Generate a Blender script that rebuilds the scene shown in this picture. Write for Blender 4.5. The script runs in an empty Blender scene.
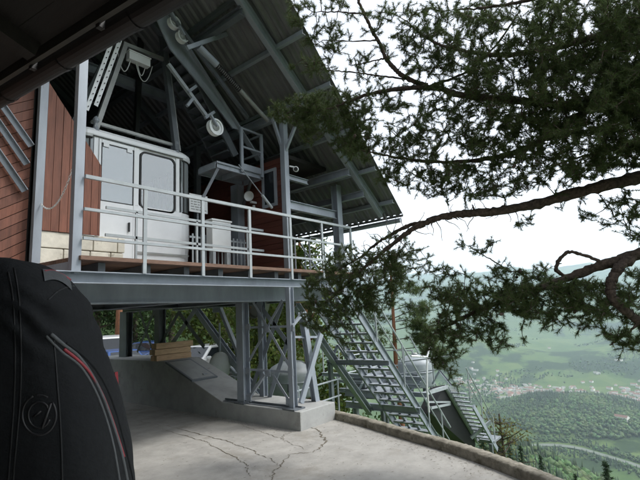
import bpy, bmesh, math, random
import numpy as np
from mathutils import Vector, Matrix
from mathutils.bvhtree import BVHTree
random.seed(7); rng = np.random.default_rng(11)
scene = bpy.context.scene; COL = scene.collection
PI = math.pi
# ------------------------------------------------------------------ camera
F = 447.13
YAW, PIT, ROL = [math.radians(a) for a in (50.894, 9.2665, -2.8919)]
_cy, _sy, _cp, _sp = math.cos(YAW), math.sin(YAW), math.cos(PIT), math.sin(PIT)
CF = Vector((_sy*_cp, _cy*_cp, _sp)); _r = Vector((_cy, -_sy, 0)); _u = _r.cross(CF)
CR = _r*math.cos(ROL) + _u*math.sin(ROL); CU = -_r*math.sin(ROL) + _u*math.cos(ROL)
CAM = Vector((0, 0, 1.9))
FH = Vector((_sy, _cy, 0)); RH = Vector((_cy, -_sy, 0))
def at(x, y, X=None, Y=None, Z=None, D=None):
    """the point of a sight line at a given depth or on a given plane (used to measure the place)"""
    d = CR*((x-320)/F) - CU*((y-240)/F) + CF
    if X is not None: t = X/d.x
    elif Y is not None: t = Y/d.y
    elif Z is not None: t = (Z-CAM.z)/d.z
    else: t = D
    return CAM + d*t
cd = bpy.data.cameras.new('camera'); cam = bpy.data.objects.new('camera', cd); COL.objects.link(cam)
cam.matrix_world = Matrix(((CR.x, CU.x, -CF.x, CAM.x), (CR.y, CU.y, -CF.y, CAM.y), (CR.z, CU.z, -CF.z, CAM.z), (0, 0, 0, 1)))
cd.sensor_width = 36; cd.lens = F/640*36; cd.clip_start = .05; cd.clip_end = 40000
scene.camera = cam
# ------------------------------------------------------------------ mesh helpers
class MB:
    def __init__(s): s.v = []; s.f = []; s.m = []
    def add(s, vs, fs, mi=0):
        n = len(s.v); s.v += [tuple(v) for v in vs]; s.f += [tuple(i+n for i in f) for f in fs]; s.m += [mi]*len(fs); return s
    def box(s, c, d, R=None, mi=0):
        c = Vector(c); hx, hy, hz = d[0]/2, d[1]/2, d[2]/2
        P = [Vector((a*hx, b*hy, e*hz)) for a in (-1, 1) for b in (-1, 1) for e in (-1, 1)]
        if R is not None: P = [R @ p for p in P]
        return s.add([c+p for p in P], [(0,1,3,2),(4,6,7,5),(0,4,5,1),(2,3,7,6),(0,2,6,4),(1,5,7,3)], mi)
    def bb(s, a, b, mi=0):
        return s.box([(a[i]+b[i])/2 for i in range(3)], [abs(b[i]-a[i]) for i in range(3)], None, mi)
    def prism(s, loop, off, mi=0):
        n = len(loop); off = Vector(off); L = [Vector(p) for p in loop]
        vs = L + [p+off for p in L]
        return s.add(vs, [tuple(range(n))[::-1], tuple(range(n, 2*n))] + [(i, (i+1) % n, (i+1) % n+n, i+n) for i in range(n)], mi)
    def beam(s, p, q, w, h, shape='box', up=(0, 0, 1), mi=0, t=None):
        p = Vector(p); q = Vector(q); d = (q-p).normalized(); up = Vector(up)
        if abs(d.dot(up)) > .98: up = Vector((0, 1, 0))
        side = d.cross(up).normalized(); upv = side.cross(d).normalized()
        t = t or max(.008, min(w, h)*.1)
        if shape == 'I': pr = [(-w/2,-h/2),(w/2,-h/2),(w/2,-h/2+t),(t/2,-h/2+t),(t/2,h/2-t),(w/2,h/2-t),(w/2,h/2),(-w/2,h/2),(-w/2,h/2-t),(-t/2,h/2-t),(-t/2,-h/2+t),(-w/2,-h/2+t)]
        elif shape == 'L': pr = [(-w/2,-h/2),(w/2,-h/2),(w/2,-h/2+t),(-w/2+t,-h/2+t),(-w/2+t,h/2),(-w/2,h/2)]
        elif shape == 'C': pr = [(-w/2,-h/2),(w/2,-h/2),(w/2,-h/2+t),(-w/2+t,-h/2+t),(-w/2+t,h/2-t),(w/2,h/2-t),(w/2,h/2),(-w/2,h/2)]
        else: pr = [(-w/2,-h/2),(w/2,-h/2),(w/2,h/2),(-w/2,h/2)]
        return s.prism([p+side*a+upv*b for a, b in pr], q-p, mi)
    def tube(s, pts, r, n=8, mi=0, caps=True):
        P = [Vector(p) for p in pts]; m = len(P); rr = r if isinstance(r, (list, tuple)) else [r]*m
        vs = []; prev = None
        for i in range(m):
            d = (P[min(i+1, m-1)]-P[max(i-1, 0)])
            d = d.normalized() if d.length > 1e-9 else Vector((0, 0, 1))
            if prev is None:
                a = Vector((0, 0, 1)) if abs(d.z) < .9 else Vector((1, 0, 0)); e = d.cross(a).normalized()
            else:
                e = prev - d*prev.dot(d); e = e.normalized() if e.length > 1e-6 else d.orthogonal().normalized()
            prev = e; g = d.cross(e)
            for k in range(n):
                an = 2*PI*k/n; vs.append(P[i]+(e*math.cos(an)+g*math.sin(an))*rr[i])
        fs = [(i*n+k, i*n+(k+1) % n, (i+1)*n+(k+1) % n, (i+1)*n+k) for i in range(m-1) for k in range(n)]
        if caps: fs += [tuple(range(n))[::-1], tuple(range((m-1)*n, m*n))]
        return s.add(vs, fs, mi)
    def lathe(s, prof, c, axis=(0, 0, 1), n=24, mi=0):
        ax = Vector(axis).normalized(); e = ax.orthogonal().normalized(); g = ax.cross(e); c = Vector(c); m = len(prof)
        vs = [c+ax*z+(e*math.cos(2*PI*k/n)+g*math.sin(2*PI*k/n))*max(r, 1e-4) for r, z in prof for k in range(n)]
        fs = [(i*n+k, i*n+(k+1) % n, (i+1)*n+(k+1) % n, (i+1)*n+k) for i in range(m-1) for k in range(n)]
        return s.add(vs, fs+[tuple(range(n))[::-1], tuple(range((m-1)*n, m*n))], mi)
    def build(s, name, mats, parent=None, label=None, smooth=False, bevel=0, origin=None):
        me = bpy.data.meshes.new(name)
        L = Vector(parent['o']) if parent is not None and 'o' in parent else (Vector(origin) if origin else Vector((0, 0, 0)))
        me.from_pydata([(v[0]-L.x, v[1]-L.y, v[2]-L.z) for v in s.v], [], s.f)
        ms = mats if isinstance(mats, (list, tuple)) else [mats]
        for m in ms: me.materials.append(m)
        if len(ms) > 1: me.polygons.foreach_set('material_index', s.m)
        b = bmesh.new(); b.from_mesh(me); bmesh.ops.recalc_face_normals(b, faces=b.faces); b.to_mesh(me); b.free()
        if smooth: me.polygons.foreach_set('use_smooth', [True]*len(me.polygons))
        o = bpy.data.objects.new(name, me); COL.objects.link(o)
        if parent is not None: o.parent = parent; o['o'] = list(L)
        elif origin: o.location = L; o['o'] = list(L)
        if label: o['label'] = label
        if bevel:
            bv = o.modifiers.new('bevel', 'BEVEL'); bv.width = bevel; bv.segments = 2; bv.limit_method = 'ANGLE'
        return o
def thing(name, label, cat, loc=(0, 0, 0), group=None, kind=None):
    o = bpy.data.objects.new(name, None); COL.objects.link(o); o.location = loc; o['o'] = list(loc)
    return tag(o, label, cat, group, kind)
def tag(o, label, cat=None, group=None, kind=None):
    if label: o['label'] = label
    if cat: o['category'] = cat
    if group: o['group'] = group
    if kind: o['kind'] = kind
    return o
def npmesh(name, V, Fq, mats, parent=None, mi=None, origin=None, smooth=False):
    me = bpy.data.meshes.new(name); V = np.asarray(V, dtype=np.float32).reshape(-1, 3); Fq = np.asarray(Fq, dtype=np.int32)
    if parent is not None and 'o' in parent: V = V-np.array(list(parent['o']), dtype=np.float32)
    k = Fq.shape[1]; n = len(Fq)
    me.vertices.add(len(V)); me.vertices.foreach_set('co', V.ravel())
    me.loops.add(n*k); me.loops.foreach_set('vertex_index', Fq.ravel())
    me.polygons.add(n); me.polygons.foreach_set('loop_start', np.arange(n, dtype=np.int32)*k)
    try: me.polygons.foreach_set('loop_total', np.full(n, k, dtype=np.int32))
    except Exception: pass
    for m in (mats if isinstance(mats, (list, tuple)) else [mats]): me.materials.append(m)
    if mi is not None: me.polygons.foreach_set('material_index', np.asarray(mi, dtype=np.int32))
    if smooth: me.polygons.foreach_set('use_smooth', np.ones(n, dtype=bool))
    me.update(calc_edges=True); me.validate()
    o = bpy.data.objects.new(name, me); COL.objects.link(o)
    if parent is not None: o.parent = parent; o['o'] = list(parent['o'])
    return o
# ------------------------------------------------------------------ materials
def nmat(name):
    m = bpy.data.materials.new(name); m.use_nodes = True; nt = m.node_tree
    return m, nt, nt.nodes['Principled BSDF'], nt.nodes['Material Output']
def mat(name, col, rough=.6, metal=0, var=.25, scale=6, bump=0, col2=None, spots=None, stretch=None, island=0, spec=None):
    """base colour varied by two octaves of noise, optional second colour patches, spots of dirt or rust, bump"""
    m, nt, b, out = nmat(name); N = nt.nodes.new; Lk = nt.links.new
    tc = N('ShaderNodeTexCoord'); vec = tc.outputs['Object']
    if stretch:
        mp = N('ShaderNodeMapping'); mp.inputs['Scale'].default_value = stretch; Lk(vec, mp.inputs['Vector']); vec = mp.outputs['Vector']
    no = N('ShaderNodeTexNoise'); no.inputs['Scale'].default_value = scale; no.inputs['Detail'].default_value = 8; no.inputs['Roughness'].default_value = .65; Lk(vec, no.inputs['Vector'])
    rp = N('ShaderNodeValToRGB'); rp.color_ramp.elements[0].position = .3; rp.color_ramp.elements[1].position = .72
    c1 = [max(0, c*(1-var)) for c in col]; c2 = [min(1, c*(1+var)) for c in (col2 or col)]
    rp.color_ramp.elements[0].color = (*c1, 1); rp.color_ramp.elements[1].color = (*c2, 1)
    Lk(no.outputs['Fac'], rp.inputs['Fac']); cur = rp.outputs['Color']
    if spots:
        n2 = N('ShaderNodeTexNoise'); n2.inputs['Scale'].default_value = spots[1]; n2.inputs['Detail'].default_value = 10; n2.inputs['Roughness'].default_value = .7; Lk(vec, n2.inputs['Vector'])
        r2 = N('ShaderNodeValToRGB'); r2.color_ramp.elements[0].position = spots[2]; r2.color_ramp.elements[1].position = spots[2]+.12; Lk(n2.outputs['Fac'], r2.inputs['Fac'])
        mx = N('ShaderNodeMixRGB'); mx.inputs['Color2'].default_value = (*spots[0], 1); Lk(cur, mx.inputs['Color1']); Lk(r2.outputs['Color'], mx.inputs['Fac']); cur = mx.outputs['Color']
    if island:
        ge = N('ShaderNodeNewGeometry'); mr = N('ShaderNodeMapRange'); mr.inputs['To Min'].default_value = 1-island; mr.inputs['To Max'].default_value = 1+island
        Lk(ge.outputs['Random Per Island'], mr.inputs['Value']); hv = N('ShaderNodeHueSaturation'); Lk(mr.outputs['Result'], hv.inputs['Value']); Lk(cur, hv.inputs['Color']); cur = hv.outputs['Color']
    Lk(cur, b.inputs['Base Color']); b.inputs['Roughness'].default_value = rough; b.inputs['Metallic'].default_value = metal
    if spec is not None: b.inputs['Specular IOR Level'].default_value = spec
    if bump:
        bp = N('ShaderNodeBump'); bp.inputs['Strength'].default_value = bump; bp.inputs['Distance'].default_value = .02; Lk(no.outputs['Fac'], bp.inputs['Height']); Lk(bp.outputs['Normal'], b.inputs['Normal'])
    return m
RUST = (.10, .06, .04)
M = {}
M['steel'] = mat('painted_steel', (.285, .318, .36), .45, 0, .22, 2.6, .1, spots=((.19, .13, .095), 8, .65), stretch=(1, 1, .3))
M['steel_dark'] = mat('dark_and_shaded_steel', (.12, .135, .15), .5, 0, .2, 3, .05, spots=((.07, .06, .055), 6, .66))  # dark paint, and the shaded copy of the steel for members deep inside
M['rail'] = mat('rail_paint', (.35, .385, .40), .42, 0, .14, 5, .05, spots=((.2, .16, .13), 16, .66))
M['galv'] = mat('galvanised_grating', (.25, .275, .30), .5, .1, .2, 9, .1)
M['roofm'] = mat('corrugated_sheet', (.17, .174, .176), .6, .1, .3, 2.5, .1, spots=((.10, .095, .088), 3, .62), stretch=(.5, 2, .5))
M['white'] = mat('cabin_paint', (.82, .84, .85), .3, 0, .05, 3, 0, spots=((.5, .5, .48), 4, .74))
M['whitepl'] = mat('white_plastic', (.72, .74, .74), .4, 0, .06, 4)
M['rubber'] = mat('black_rubber', (.02, .02, .02), .6, 0, .2, 20)
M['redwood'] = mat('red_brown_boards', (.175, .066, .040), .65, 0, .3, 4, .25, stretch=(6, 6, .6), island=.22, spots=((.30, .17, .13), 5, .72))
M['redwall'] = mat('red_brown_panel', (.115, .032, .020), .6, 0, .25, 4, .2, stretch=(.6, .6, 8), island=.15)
M['deckwood'] = mat('weathered_deck_planks', (.17, .10, .07), .75, 0, .3, 8, .3, stretch=(1, 5, 5), island=.25)
M['planks'] = mat('sawn_timber', (.60, .40, .24), .75, 0, .22, 7, .3, stretch=(1, 6, 6), island=.2)
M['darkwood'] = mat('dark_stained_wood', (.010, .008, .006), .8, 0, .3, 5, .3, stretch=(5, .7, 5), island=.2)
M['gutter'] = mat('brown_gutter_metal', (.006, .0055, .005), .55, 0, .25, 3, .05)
M['clip'] = mat('faded_fascia_board', (.035, .032, .026), .6, 0, .25, 6, .1)
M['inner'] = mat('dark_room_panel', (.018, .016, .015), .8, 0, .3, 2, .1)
M['plaster'] = mat('rough_plaster', (.38, .36, .32), .85, 0, .15, 3, .2)
M['stone'] = mat('whitewashed_stone', (.70, .67, .57), .85, 0, .2, 4, .5, island=.1, spots=((.30, .26, .19), 5, .56))
M['concrete'] = mat('yard_concrete', (.325, .314, .288), .88, 0, .2, 3.2, .3, spots=((.255, .24, .21), 1.3, .54))
M['concrete2'] = mat('foundation_concrete', (.34, .345, .335), .8, 0, .2, 2.6, .25, spots=((.24, .24, .22), 2.6, .57))
M['kerb'] = mat('mossy_kerb_concrete', (.18, .16, .12), .9, 0, .35, 9, .8, col2=(.25, .23, .185), spots=((.085, .075, .04), 5, .52))
M['crack'] = mat('crack_dirt', (.125, .105, .075), .95, 0, .4, 9)
M['tank'] = mat('tank_paint', (.29, .325, .345), .5, 0, .18, 3, .05, spots=((.22, .21, .19), 6, .62))
M['black'] = mat('black_paint', (.018, .018, .019), .5, .1, .2, 5)
M['grey'] = mat('grey_plate', (.30, .31, .30), .5, .2, .15, 4)
M['jacket'] = mat('black_leather', (.007, .0075, .008), .5, 0, .3, 30, .2, spec=.25)
M['packcloth'] = mat('black_pack_fabric', (.0075, .0085, .0095), .85, 0, .25, 90, .25, spec=.2)
M['packgrey'] = mat('grey_pack_fabric', (.05, .055, .058), .6, 0, .2, 80, .2)
M['packemb'] = mat('black_rubber_emblem', (.008, .008, .009), .5, 0, .1, 20)
M['red'] = mat('red_zip', (.20, .010, .018), .5, 0, .15, 30)
M['skin'] = mat('skin', (.52, .31, .22), .5, 0, .08, 12)
M['hair'] = mat('dark_hair', (.03, .02, .015), .5, 0, .3, 60, .3)
M['denim'] = mat('dark_trousers', (.03, .035, .05), .8, 0, .2, 60, .1)
M['bark'] = mat('pine_bark', (.060, .043, .034), .95, 0, .55, 26, 1.0, col2=(.095, .070, .055))
M['redbark'] = mat('orange_pine_bark', (.24, .105, .055), .9, 0, .35, 8, .7)
M['dish'] = mat('pale_disc', (.62, .64, .63), .5, 0, .08, 5)
M['carwhite'] = mat('white_car_paint', (.70, .71, .72), .2, 0, .03, 2)
M['carblue'] = mat('blue_car_paint', (.035, .085, .25), .2, .2, .05, 2)
M['carsilver'] = mat('silver_car_paint', (.36, .38, .40), .25, .5, .05, 2)
M['carglass'] = mat('car_glass', (.02, .025, .03), .05, 0, .1, 2)
M['lamp'] = mat('headlight_lens', (.7, .72, .74), .1, 0, .02, 2)
M['gravel'] = mat('car_park_gravel', (.25, .24, .22), .95, 0, .2, 2, .3)
def leafmat(name, col, hue=.03, val=.35, trans=.3):
    m, nt, b, out = nmat(name); N = nt.nodes.new; Lk = nt.links.new
    ge = N('ShaderNodeNewGeometry'); hs = N('ShaderNodeHueSaturation'); hs.inputs['Color'].default_value = (*col, 1)
    a = N('ShaderNodeMapRange'); a.inputs['To Min'].default_value = .5-hue; a.inputs['To Max'].default_value = .5+hue
    v = N('ShaderNodeMapRange'); v.inputs['To Min'].default_value = 1-val; v.inputs['To Max'].default_value = 1+val
    w = N('ShaderNodeMath'); w.operation = 'FRACT'; w2 = N('ShaderNodeMath'); w2.operation = 'MULTIPLY'; w2.inputs[1].default_value = 17.3
    Lk(ge.outputs['Random Per Island'], a.inputs['Value']); Lk(ge.outputs['Random Per Island'], w2.inputs[0]); Lk(w2.outputs[0], w.inputs[0]); Lk(w.outputs[0], v.inputs['Value'])
    Lk(a.outputs['Result'], hs.inputs['Hue']); Lk(v.outputs['Result'], hs.inputs['Value'])
    Lk(hs.outputs['Color'], b.inputs['Base Color']); b.inputs['Roughness'].default_value = .6; b.inputs['Specular IOR Level'].default_value = .3
    tr = N('ShaderNodeBsdfTranslucent'); mx = N('ShaderNodeMixShader'); mx.inputs['Fac'].default_value = trans
    Lk(hs.outputs['Color'], tr.inputs['Color']); Lk(b.outputs['BSDF'], mx.inputs[1]); Lk(tr.outputs['BSDF'], mx.inputs[2]); Lk(mx.outputs['Shader'], out.inputs['Surface'])
    return m
M['needle'] = leafmat('pine_needles', (.082, .118, .038), .02, .4)
M['needle2'] = leafmat('spruce_needles', (.034, .066, .026), .02, .35)
M['leafy'] = leafmat('yellow_green_leaves', (.075, .105, .018), .03, .4, .4)
M['leafg'] = leafmat('green_leaves', (.04, .075, .02), .03, .4, .35)
M['larch'] = leafmat('larch_needles', (.15, .145, .05), .03, .4, .4)
M['farspruce'] = leafmat('far_spruce', (.030, .060, .024), .03, .4, .1)
M['farleaf'] = leafmat('far_broadleaf', (.062, .115, .03), .03, .4, .1)
def glassmat(name, dif, refl):
    m, nt, b, out = nmat(name); N = nt.nodes.new; Lk = nt.links.new
    gl = N('ShaderNodeBsdfGlossy'); gl.inputs['Roughness'].default_value = .04; gl.inputs['Color'].default_value = (.9, .93, .94, 1)
    tr = N('ShaderNodeBsdfTransparent'); tr.inputs['Color'].default_value = (.55, .60, .61, 1)
    mx = N('ShaderNodeMixShader'); mx.inputs['Fac'].default_value = refl; Lk(tr.outputs['BSDF'], mx.inputs[1]); Lk(gl.outputs['BSDF'], mx.inputs[2])
    df = N('ShaderNodeBsdfDiffuse'); df.inputs['Color'].default_value = (.36, .395, .405, 1); m2 = N('ShaderNodeMixShader'); m2.inputs['Fac'].default_value = dif; Lk(mx.outputs['Shader'], m2.inputs[1]); Lk(df.outputs['BSDF'], m2.inputs[2])
    Lk(m2.outputs['Shader'], out.inputs['Surface']); return m
M['glass'] = glassmat('cabin_window_glass', .36, .22); M['glass2'] = glassmat('paled_corner_glass', .62, .15)  # corner glass is paler: brightness seen through it is put into the colour
# ------------------------------------------------------------------ terrain
def sstep(a, b, x):
    t = np.clip((x-a)/(b-a), 0, 1); return t*t*(3-2*t)
def vnoise(x, y, seed=0):
    def h(i, j):
        n = np.sin(i*127.1+j*311.7+seed*74.7)*43758.5453; return n-np.floor(n)
    i, j = np.floor(x), np.floor(y); fx, fy = x-i, y-j; fx = fx*fx*(3-2*fx); fy = fy*fy*(3-2*fy)
    return (h(i, j)*(1-fx)+h(i+1, j)*fx)*(1-fy)+(h(i, j+1)*(1-fx)+h(i+1, j+1)*fx)*fy
def fbm(x, y, seed=0, o=4):
    s = 0; a = .5
    for k in range(o): s = s+a*vnoise(x*2**k, y*2**k, seed+k); a *= .5
    return s
A_ = np.array([0, 40, 52, 58, 64, 71, 76, 81, 90, 120, 180.]); E_ = np.array([-12, -12, -13, -14, -14.2, -15.3, -16.8, -18.8, -23, -26, -26.])
def height(x, y):
    x = np.asarray(x, float); y = np.asarray(y, float)
    r = np.hypot(x, y); a = np.degrees(np.arctan2(x, y))
    aa = np.where(a < -90, a+360, a)
    el = np.tan(np.radians(-np.interp(aa, A_, E_)))
    z1 = -r*el*(1+.75*(1-np.clip(r/750, 0, 1)))+14*(fbm(x/110, y/110, 3)-.47)*sstep(60, 400, r)
    zf = -500+10*(fbm(x/300, y/300, 5)-.5)
    zf = zf+86*np.exp(-((aa-78.5)/7.2)**4-((r-2270)/270)**2)*(.75+.5*fbm(x/160, y/160, 8))
    rise = sstep(3000, 4200, r)*(40+270*(fbm(x/800, y/800, 9)-.2))+np.clip(r-3150, 0, None)*.07
    rise = rise+sstep(5600, 11500, r)*(450+760*(fbm(x/2600, y/2600, 12)-.35))
    zf = zf+rise
    z = z1*(1-sstep(780, 1450, r))+zf*sstep(780, 1450, r)
    z = np.minimum(z, np.where(r < 900, z1, 1e9))
    w = 1-sstep(44, 54, aa)                                # the plateau with the car park behind the station
    zp = -.8+np.minimum(np.clip(r-48, 0, None)*.42, 170)
    z = z*(1-w)+zp*w
    wb = sstep(150, 190, aa)+(1-sstep(-30, -8, aa)); zb = -.7+np.minimum(np.clip(r-12, 0, None)*.42, 200); z = z*(1-wb)+zb*wb  # unseen slope rising behind the camera, added to cut the frontal sky light
    edge = sstep(5.2, 8.5, r)
    return np.where(r < 8.5, -.7*(1-edge)+np.minimum(z, -.7)*edge, z)
def grass_mat():
    m, nt, b, out = nmat('meadow_and_wood_cover'); N = nt.nodes.new; Lk = nt.links.new
    ge = N('ShaderNodeNewGeometry'); pos = ge.outputs['Position']
    def noise(s, d=6, r=.6):
        n = N('ShaderNodeTexNoise'); n.inputs['Scale'].default_value = s; n.inputs['Detail'].default_value = d; n.inputs['Roughness'].default_value = r; Lk(pos, n.inputs['Vector']); return n.outputs['Fac']
    def ramp(f, p0, c0, p1, c1):
        r = N('ShaderNodeValToRGB'); r.color_ramp.elements[0].position = p0; r.color_ramp.elements[1].position = p1
        r.color_ramp.elements[0].color = (*c0, 1); r.color_ramp.elements[1].color = (*c1, 1); Lk(f, r.inputs['Fac']); return r.outputs['Color']
    def mix(f, a, c):
        x = N('ShaderNodeMixRGB'); Lk(f, x.inputs['Fac']); Lk(a, x.inputs['Color1']); Lk(c, x.inputs['Color2']); return x.outputs['Color']
    vo = N('ShaderNodeTexVoronoi'); vo.inputs['Scale'].default_value = .0085; Lk(pos, vo.inputs['Vector'])
    fields = ramp(vo.outputs['Color'], .2, (.066, .118, .032), .85, (.12, .165, .052))
    fields = mix(ramp(noise(.004), .45, (0, 0, 0), .6, (.7, .7, .7)), fields, ramp(noise(.02), .3, (.05, .095, .03), .7, (.085, .13, .045)))
    wood = ramp(noise(.05, 8, .8), .3, (.016, .032, .014), .7, (.04, .07, .022))
    c = mix(ramp(noise(.0016, 8, .62), .55, (0, 0, 0), .58, (1, 1, 1)), fields, wood)
    at_ = N('ShaderNodeAttribute'); at_.attribute_name = 'wood'
    c = mix(at_.outputs['Fac'], c, wood)
    Lk(c, b.inputs['Base Color']); b.inputs['Roughness'].default_value = .95; b.inputs['Specular IOR Level'].default_value = .1
    return m
M['ground'] = grass_mat()
na, nr = 420, 200
azs = np.radians(np.linspace(-89.9, 270, na)); rs = np.concatenate([[0.0], np.geomspace(2.5, 14000, nr-1)])
AZ, RS = np.meshgrid(azs, rs, indexing='ij'); TX, TY = RS*np.sin(AZ), RS*np.cos(AZ); TZ = height(TX, TY)
idx = np.arange(na*nr).reshape(na, nr)
Fq = np.stack([idx[:-1, :-1], idx[:-1, 1:], idx[1:, 1:], idx[1:, :-1]], -1).reshape(-1, 4)
terr = npmesh('terrain', np.stack([TX, TY, TZ], -1), Fq, M['ground'], smooth=True); tag(terr, 'wooded mountainside dropping to green valley meadows and hazy hills', kind='structure')
ad = np.degrees(AZ)
woodw = np.clip(sstep(10, 40, RS)*(1-sstep(1050, 1300, RS))+np.exp(-((ad-78.5)/7.0)**4-((RS-2270)/290)**4)*1.5, 0, 1)
at_ = terr.data.attributes.new('wood', 'FLOAT', 'POINT'); at_.data.foreach_set('value', woodw.ravel().astype(np.float32))
# river with its pale bank looping round the knoll
rv = []
for i in range(60):
    t = i/59; a = math.radians(71.5+17*t); r = 1720+ 70*math.sin(t*5.2) + 60*(1-t)
    for dr in (-15, 15): rv.append(((r+dr)*math.sin(a), (r+dr)*math.cos(a)))
rv = np.array(rv); rz = height(rv[:, 0], rv[:, 1]).reshape(-1, 2).max(1).repeat(2)+1.6
M['river'] = mat('river_water', (.13, .15, .12), .8, 0, .1, .01)
o = npmesh('river', np.c_[rv, rz], [[2*i, 2*i+1, 2*i+3, 2*i+2] for i in range(59)], M['river']); tag(o, 'grey green river bending below the wooded knoll', kind='structure')
# woods on the knoll and the spur: too many to count
def cone_tree(h, w, tiers=3, n=7):
    V = []; Fc = []
    for t in range(tiers):
        z0 = h*(.12+.6*t/tiers); z1 = h*(.5+.5*(t+1)/tiers); rr = w*(1-.75*t/tiers); b0 = len(V)
        for k in range(n):
            a = 2*PI*(k+.5*t)/n; q = rr*(1 if k % 2 else .72); V.append((q*math.cos(a), q*math.sin(a), z0-(.05*h if k % 2 else 0)))
        V.append((0, 0, z1))
        for k in range(n): Fc.append((b0+k, b0+(k+1) % n, b0+n))
    return np.array(V), np.array(Fc)
def ball_tree(h, w, seed):
    r2 = np.random.default_rng(seed); b = bmesh.new(); bmesh.ops.create_icosphere(b, subdivisions=2, radius=1)
    V = np.array([v.co[:] for v in b.verts]); Fc = np.array([[v.index for v in f.verts] for f in b.faces]); b.free()
    V = V*(1+.28*r2.standard_normal((len(V), 1))); V = V*np.array([w, w, h*.42])+np.array([0, 0, h*.55]); return V, Fc
protos = [(*cone_tree(24, 4.6), 0), (*cone_tree(19, 4.0), 0), (*ball_tree(15, 6.0, 1), 1), (*ball_tree(12, 5.0, 2), 1)]
def scatter(name, label, px, py, leafp, smin=.7, smax=1.25):
    pz = height(px, py); Vs = []; Fs = []; Ms = []; n0 = 0
    ld = fbm(px/140, py/140, 21)
    for x, y, z, q in zip(px, py, pz, ld):
        p = (2+rng.integers(2)) if rng.random() < np.clip(leafp+(q-.47)*2.2, .02, .98) else rng.integers(2)
        V, Fc, mi = protos[p]; s = rng.uniform(smin, smax); a = rng.uniform(0, 6.28); ca, sa = math.cos(a), math.sin(a)
        W = V*np.array([s, s, s*rng.uniform(.85, 1.15)]); W = np.c_[W[:, 0]*ca-W[:, 1]*sa, W[:, 0]*sa+W[:, 1]*ca, W[:, 2]]+np.array([x, y, z-.5])
        Vs.append(W); Fs.append(Fc+n0); Ms.append(np.full(len(Fc), mi)); n0 += len(W)
    o = npmesh(name, np.concatenate(Vs), np.concatenate(Fs), [M['farspruce'], M['farleaf']], mi=np.concatenate(Ms)); tag(o, label, kind='stuff'); return o
a = np.radians(rng.uniform(60, 88, 9500)); r = rng.uniform(360, 1080, 9500)
scatter('forest', 'mixed spruce and beech forest covering the near slope below the kerb', r*np.sin(a), r*np.cos(a), .45, .55, 1.05)
a = rng.uniform(69.5, 88, 9000); r = rng.normal(2270, 190, 9000); k = (np.abs(r-2270) < 360*(1-np.abs((a-78.5)/9.5)**3)); a, r = np.radians(a[k]), r[k]
scatter('forest', 'dark green wooded knoll rising in front of the valley town', r*np.sin(a), r*np.cos(a), .62, .85, 1.35)
tq = rng.uniform(0, 1, 900); a = np.radians(71.5+17*tq); r = 1720+70*np.sin(tq*5.2)+60*(1-tq)+rng.choice([-1, 1], 900)*(32+np.abs(rng.normal(0, 26, 900)))
scatter('forest', 'rows of trees lining the river bend below the knoll', r*np.sin(a), r*np.cos(a), .75, .5, .9)
a = np.radians(rng.uniform(62, 90, 9000)); r = rng.uniform(2500, 5200, 9000); k = fbm(r*np.sin(a)/380, r*np.cos(a)/380, 31) > .56; a, r = a[k], r[k]
scatter('forest', 'scattered copses between the far valley meadows', r*np.sin(a), r*np.cos(a), .6, .6, 1.1)
# ------------------------------------------------------------------ valley town
M['hwall'] = mat('house_render', (.74, .72, .67), .8, 0, .1, .3); M['hroof'] = mat('house_roof_tile', (.22, .12, .09), .8, 0, .2, .3); M['hroofg'] = mat('house_roof_grey', (.24, .23, .22), .8, 0, .2, .3)
def house_mesh(w, d, h, rh, roof):
    mb = MB(); mb.bb((-w/2, -d/2, -3), (w/2, d/2, h))
    for (s0, s1) in ((-1, 0), (0, 1)):
        y0, y1 = s0*(d/2+.5), s1*(d/2+.5)
        za, zb = (h-.2, h+rh) if s0 < 0 else (h+rh, h-.2)
        mb.add([(-w/2-.5, y0, za), (w/2+.5, y0, za), (w/2+.5, y1, zb), (-w/2-.5, y1, zb)], [(0, 1, 2, 3)], 1)
    mb.add([(-w/2, -d/2, h), (-w/2, d/2, h), (-w/2, 0, h+rh-.3)], [(0, 1, 2)]); mb.add([(w/2, -d/2, h), (w/2, d/2, h), (w/2, 0, h+rh-.3)], [(0, 1, 2)])
    return mb
prot = []
for i, (w, d, h, rh, rf, lb) in enumerate(((19, 14, 8, 4, 'hroof', 'tiny white house with brown roof in the valley town'), (16, 13, 7, 4.5, 'hroofg', 'tiny white house with grey roof in the valley town'), (30, 15, 12, 3.5, 'hroof', 'tiny long apartment block with brown roof in the valley town'), (42, 22, 9, 1.5, 'hroofg', 'tiny white hall with flat grey roof in the valley town'))):
    o = house_mesh(w, d, h, rh, rf).build('town_house', [M['hwall'], M[rf]]); tag(o, lb, 'house', 'houses of the town on the valley floor'); prot.append(o)
used = [0]*4; placed = 0
while placed < 285:
    u = rng.random()
    if u < .56: az_ = rng.normal(74.5, 3.2); rr = rng.normal(2900, 120)
    elif u < .75: az_ = rng.normal(69, 1.8); rr = rng.normal(3150, 150)
    elif u < .97: az_ = rng.normal(84, 1.9); rr = rng.normal(2880, 170)
    else: az_ = rng.uniform(66, 86); rr = rng.uniform(3100, 4300)
    if az_ < 65 or az_ > 88 or (abs(az_-78.5) < 8 and rr < 2620): continue
    x, y = rr*math.sin(math.radians(az_)), rr*math.cos(math.radians(az_)); i = int(rng.choice(4, p=[.42, .3, .18, .1]))
    o = prot[i] if not used[i] else prot[i].copy()
    if used[i]: COL.objects.link(o)
    used[i] = 1; o.location = (x, y, float(height(x, y))); o.rotation_euler = (0, 0, rng.uniform(0, 3.14)); placed += 1
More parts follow.
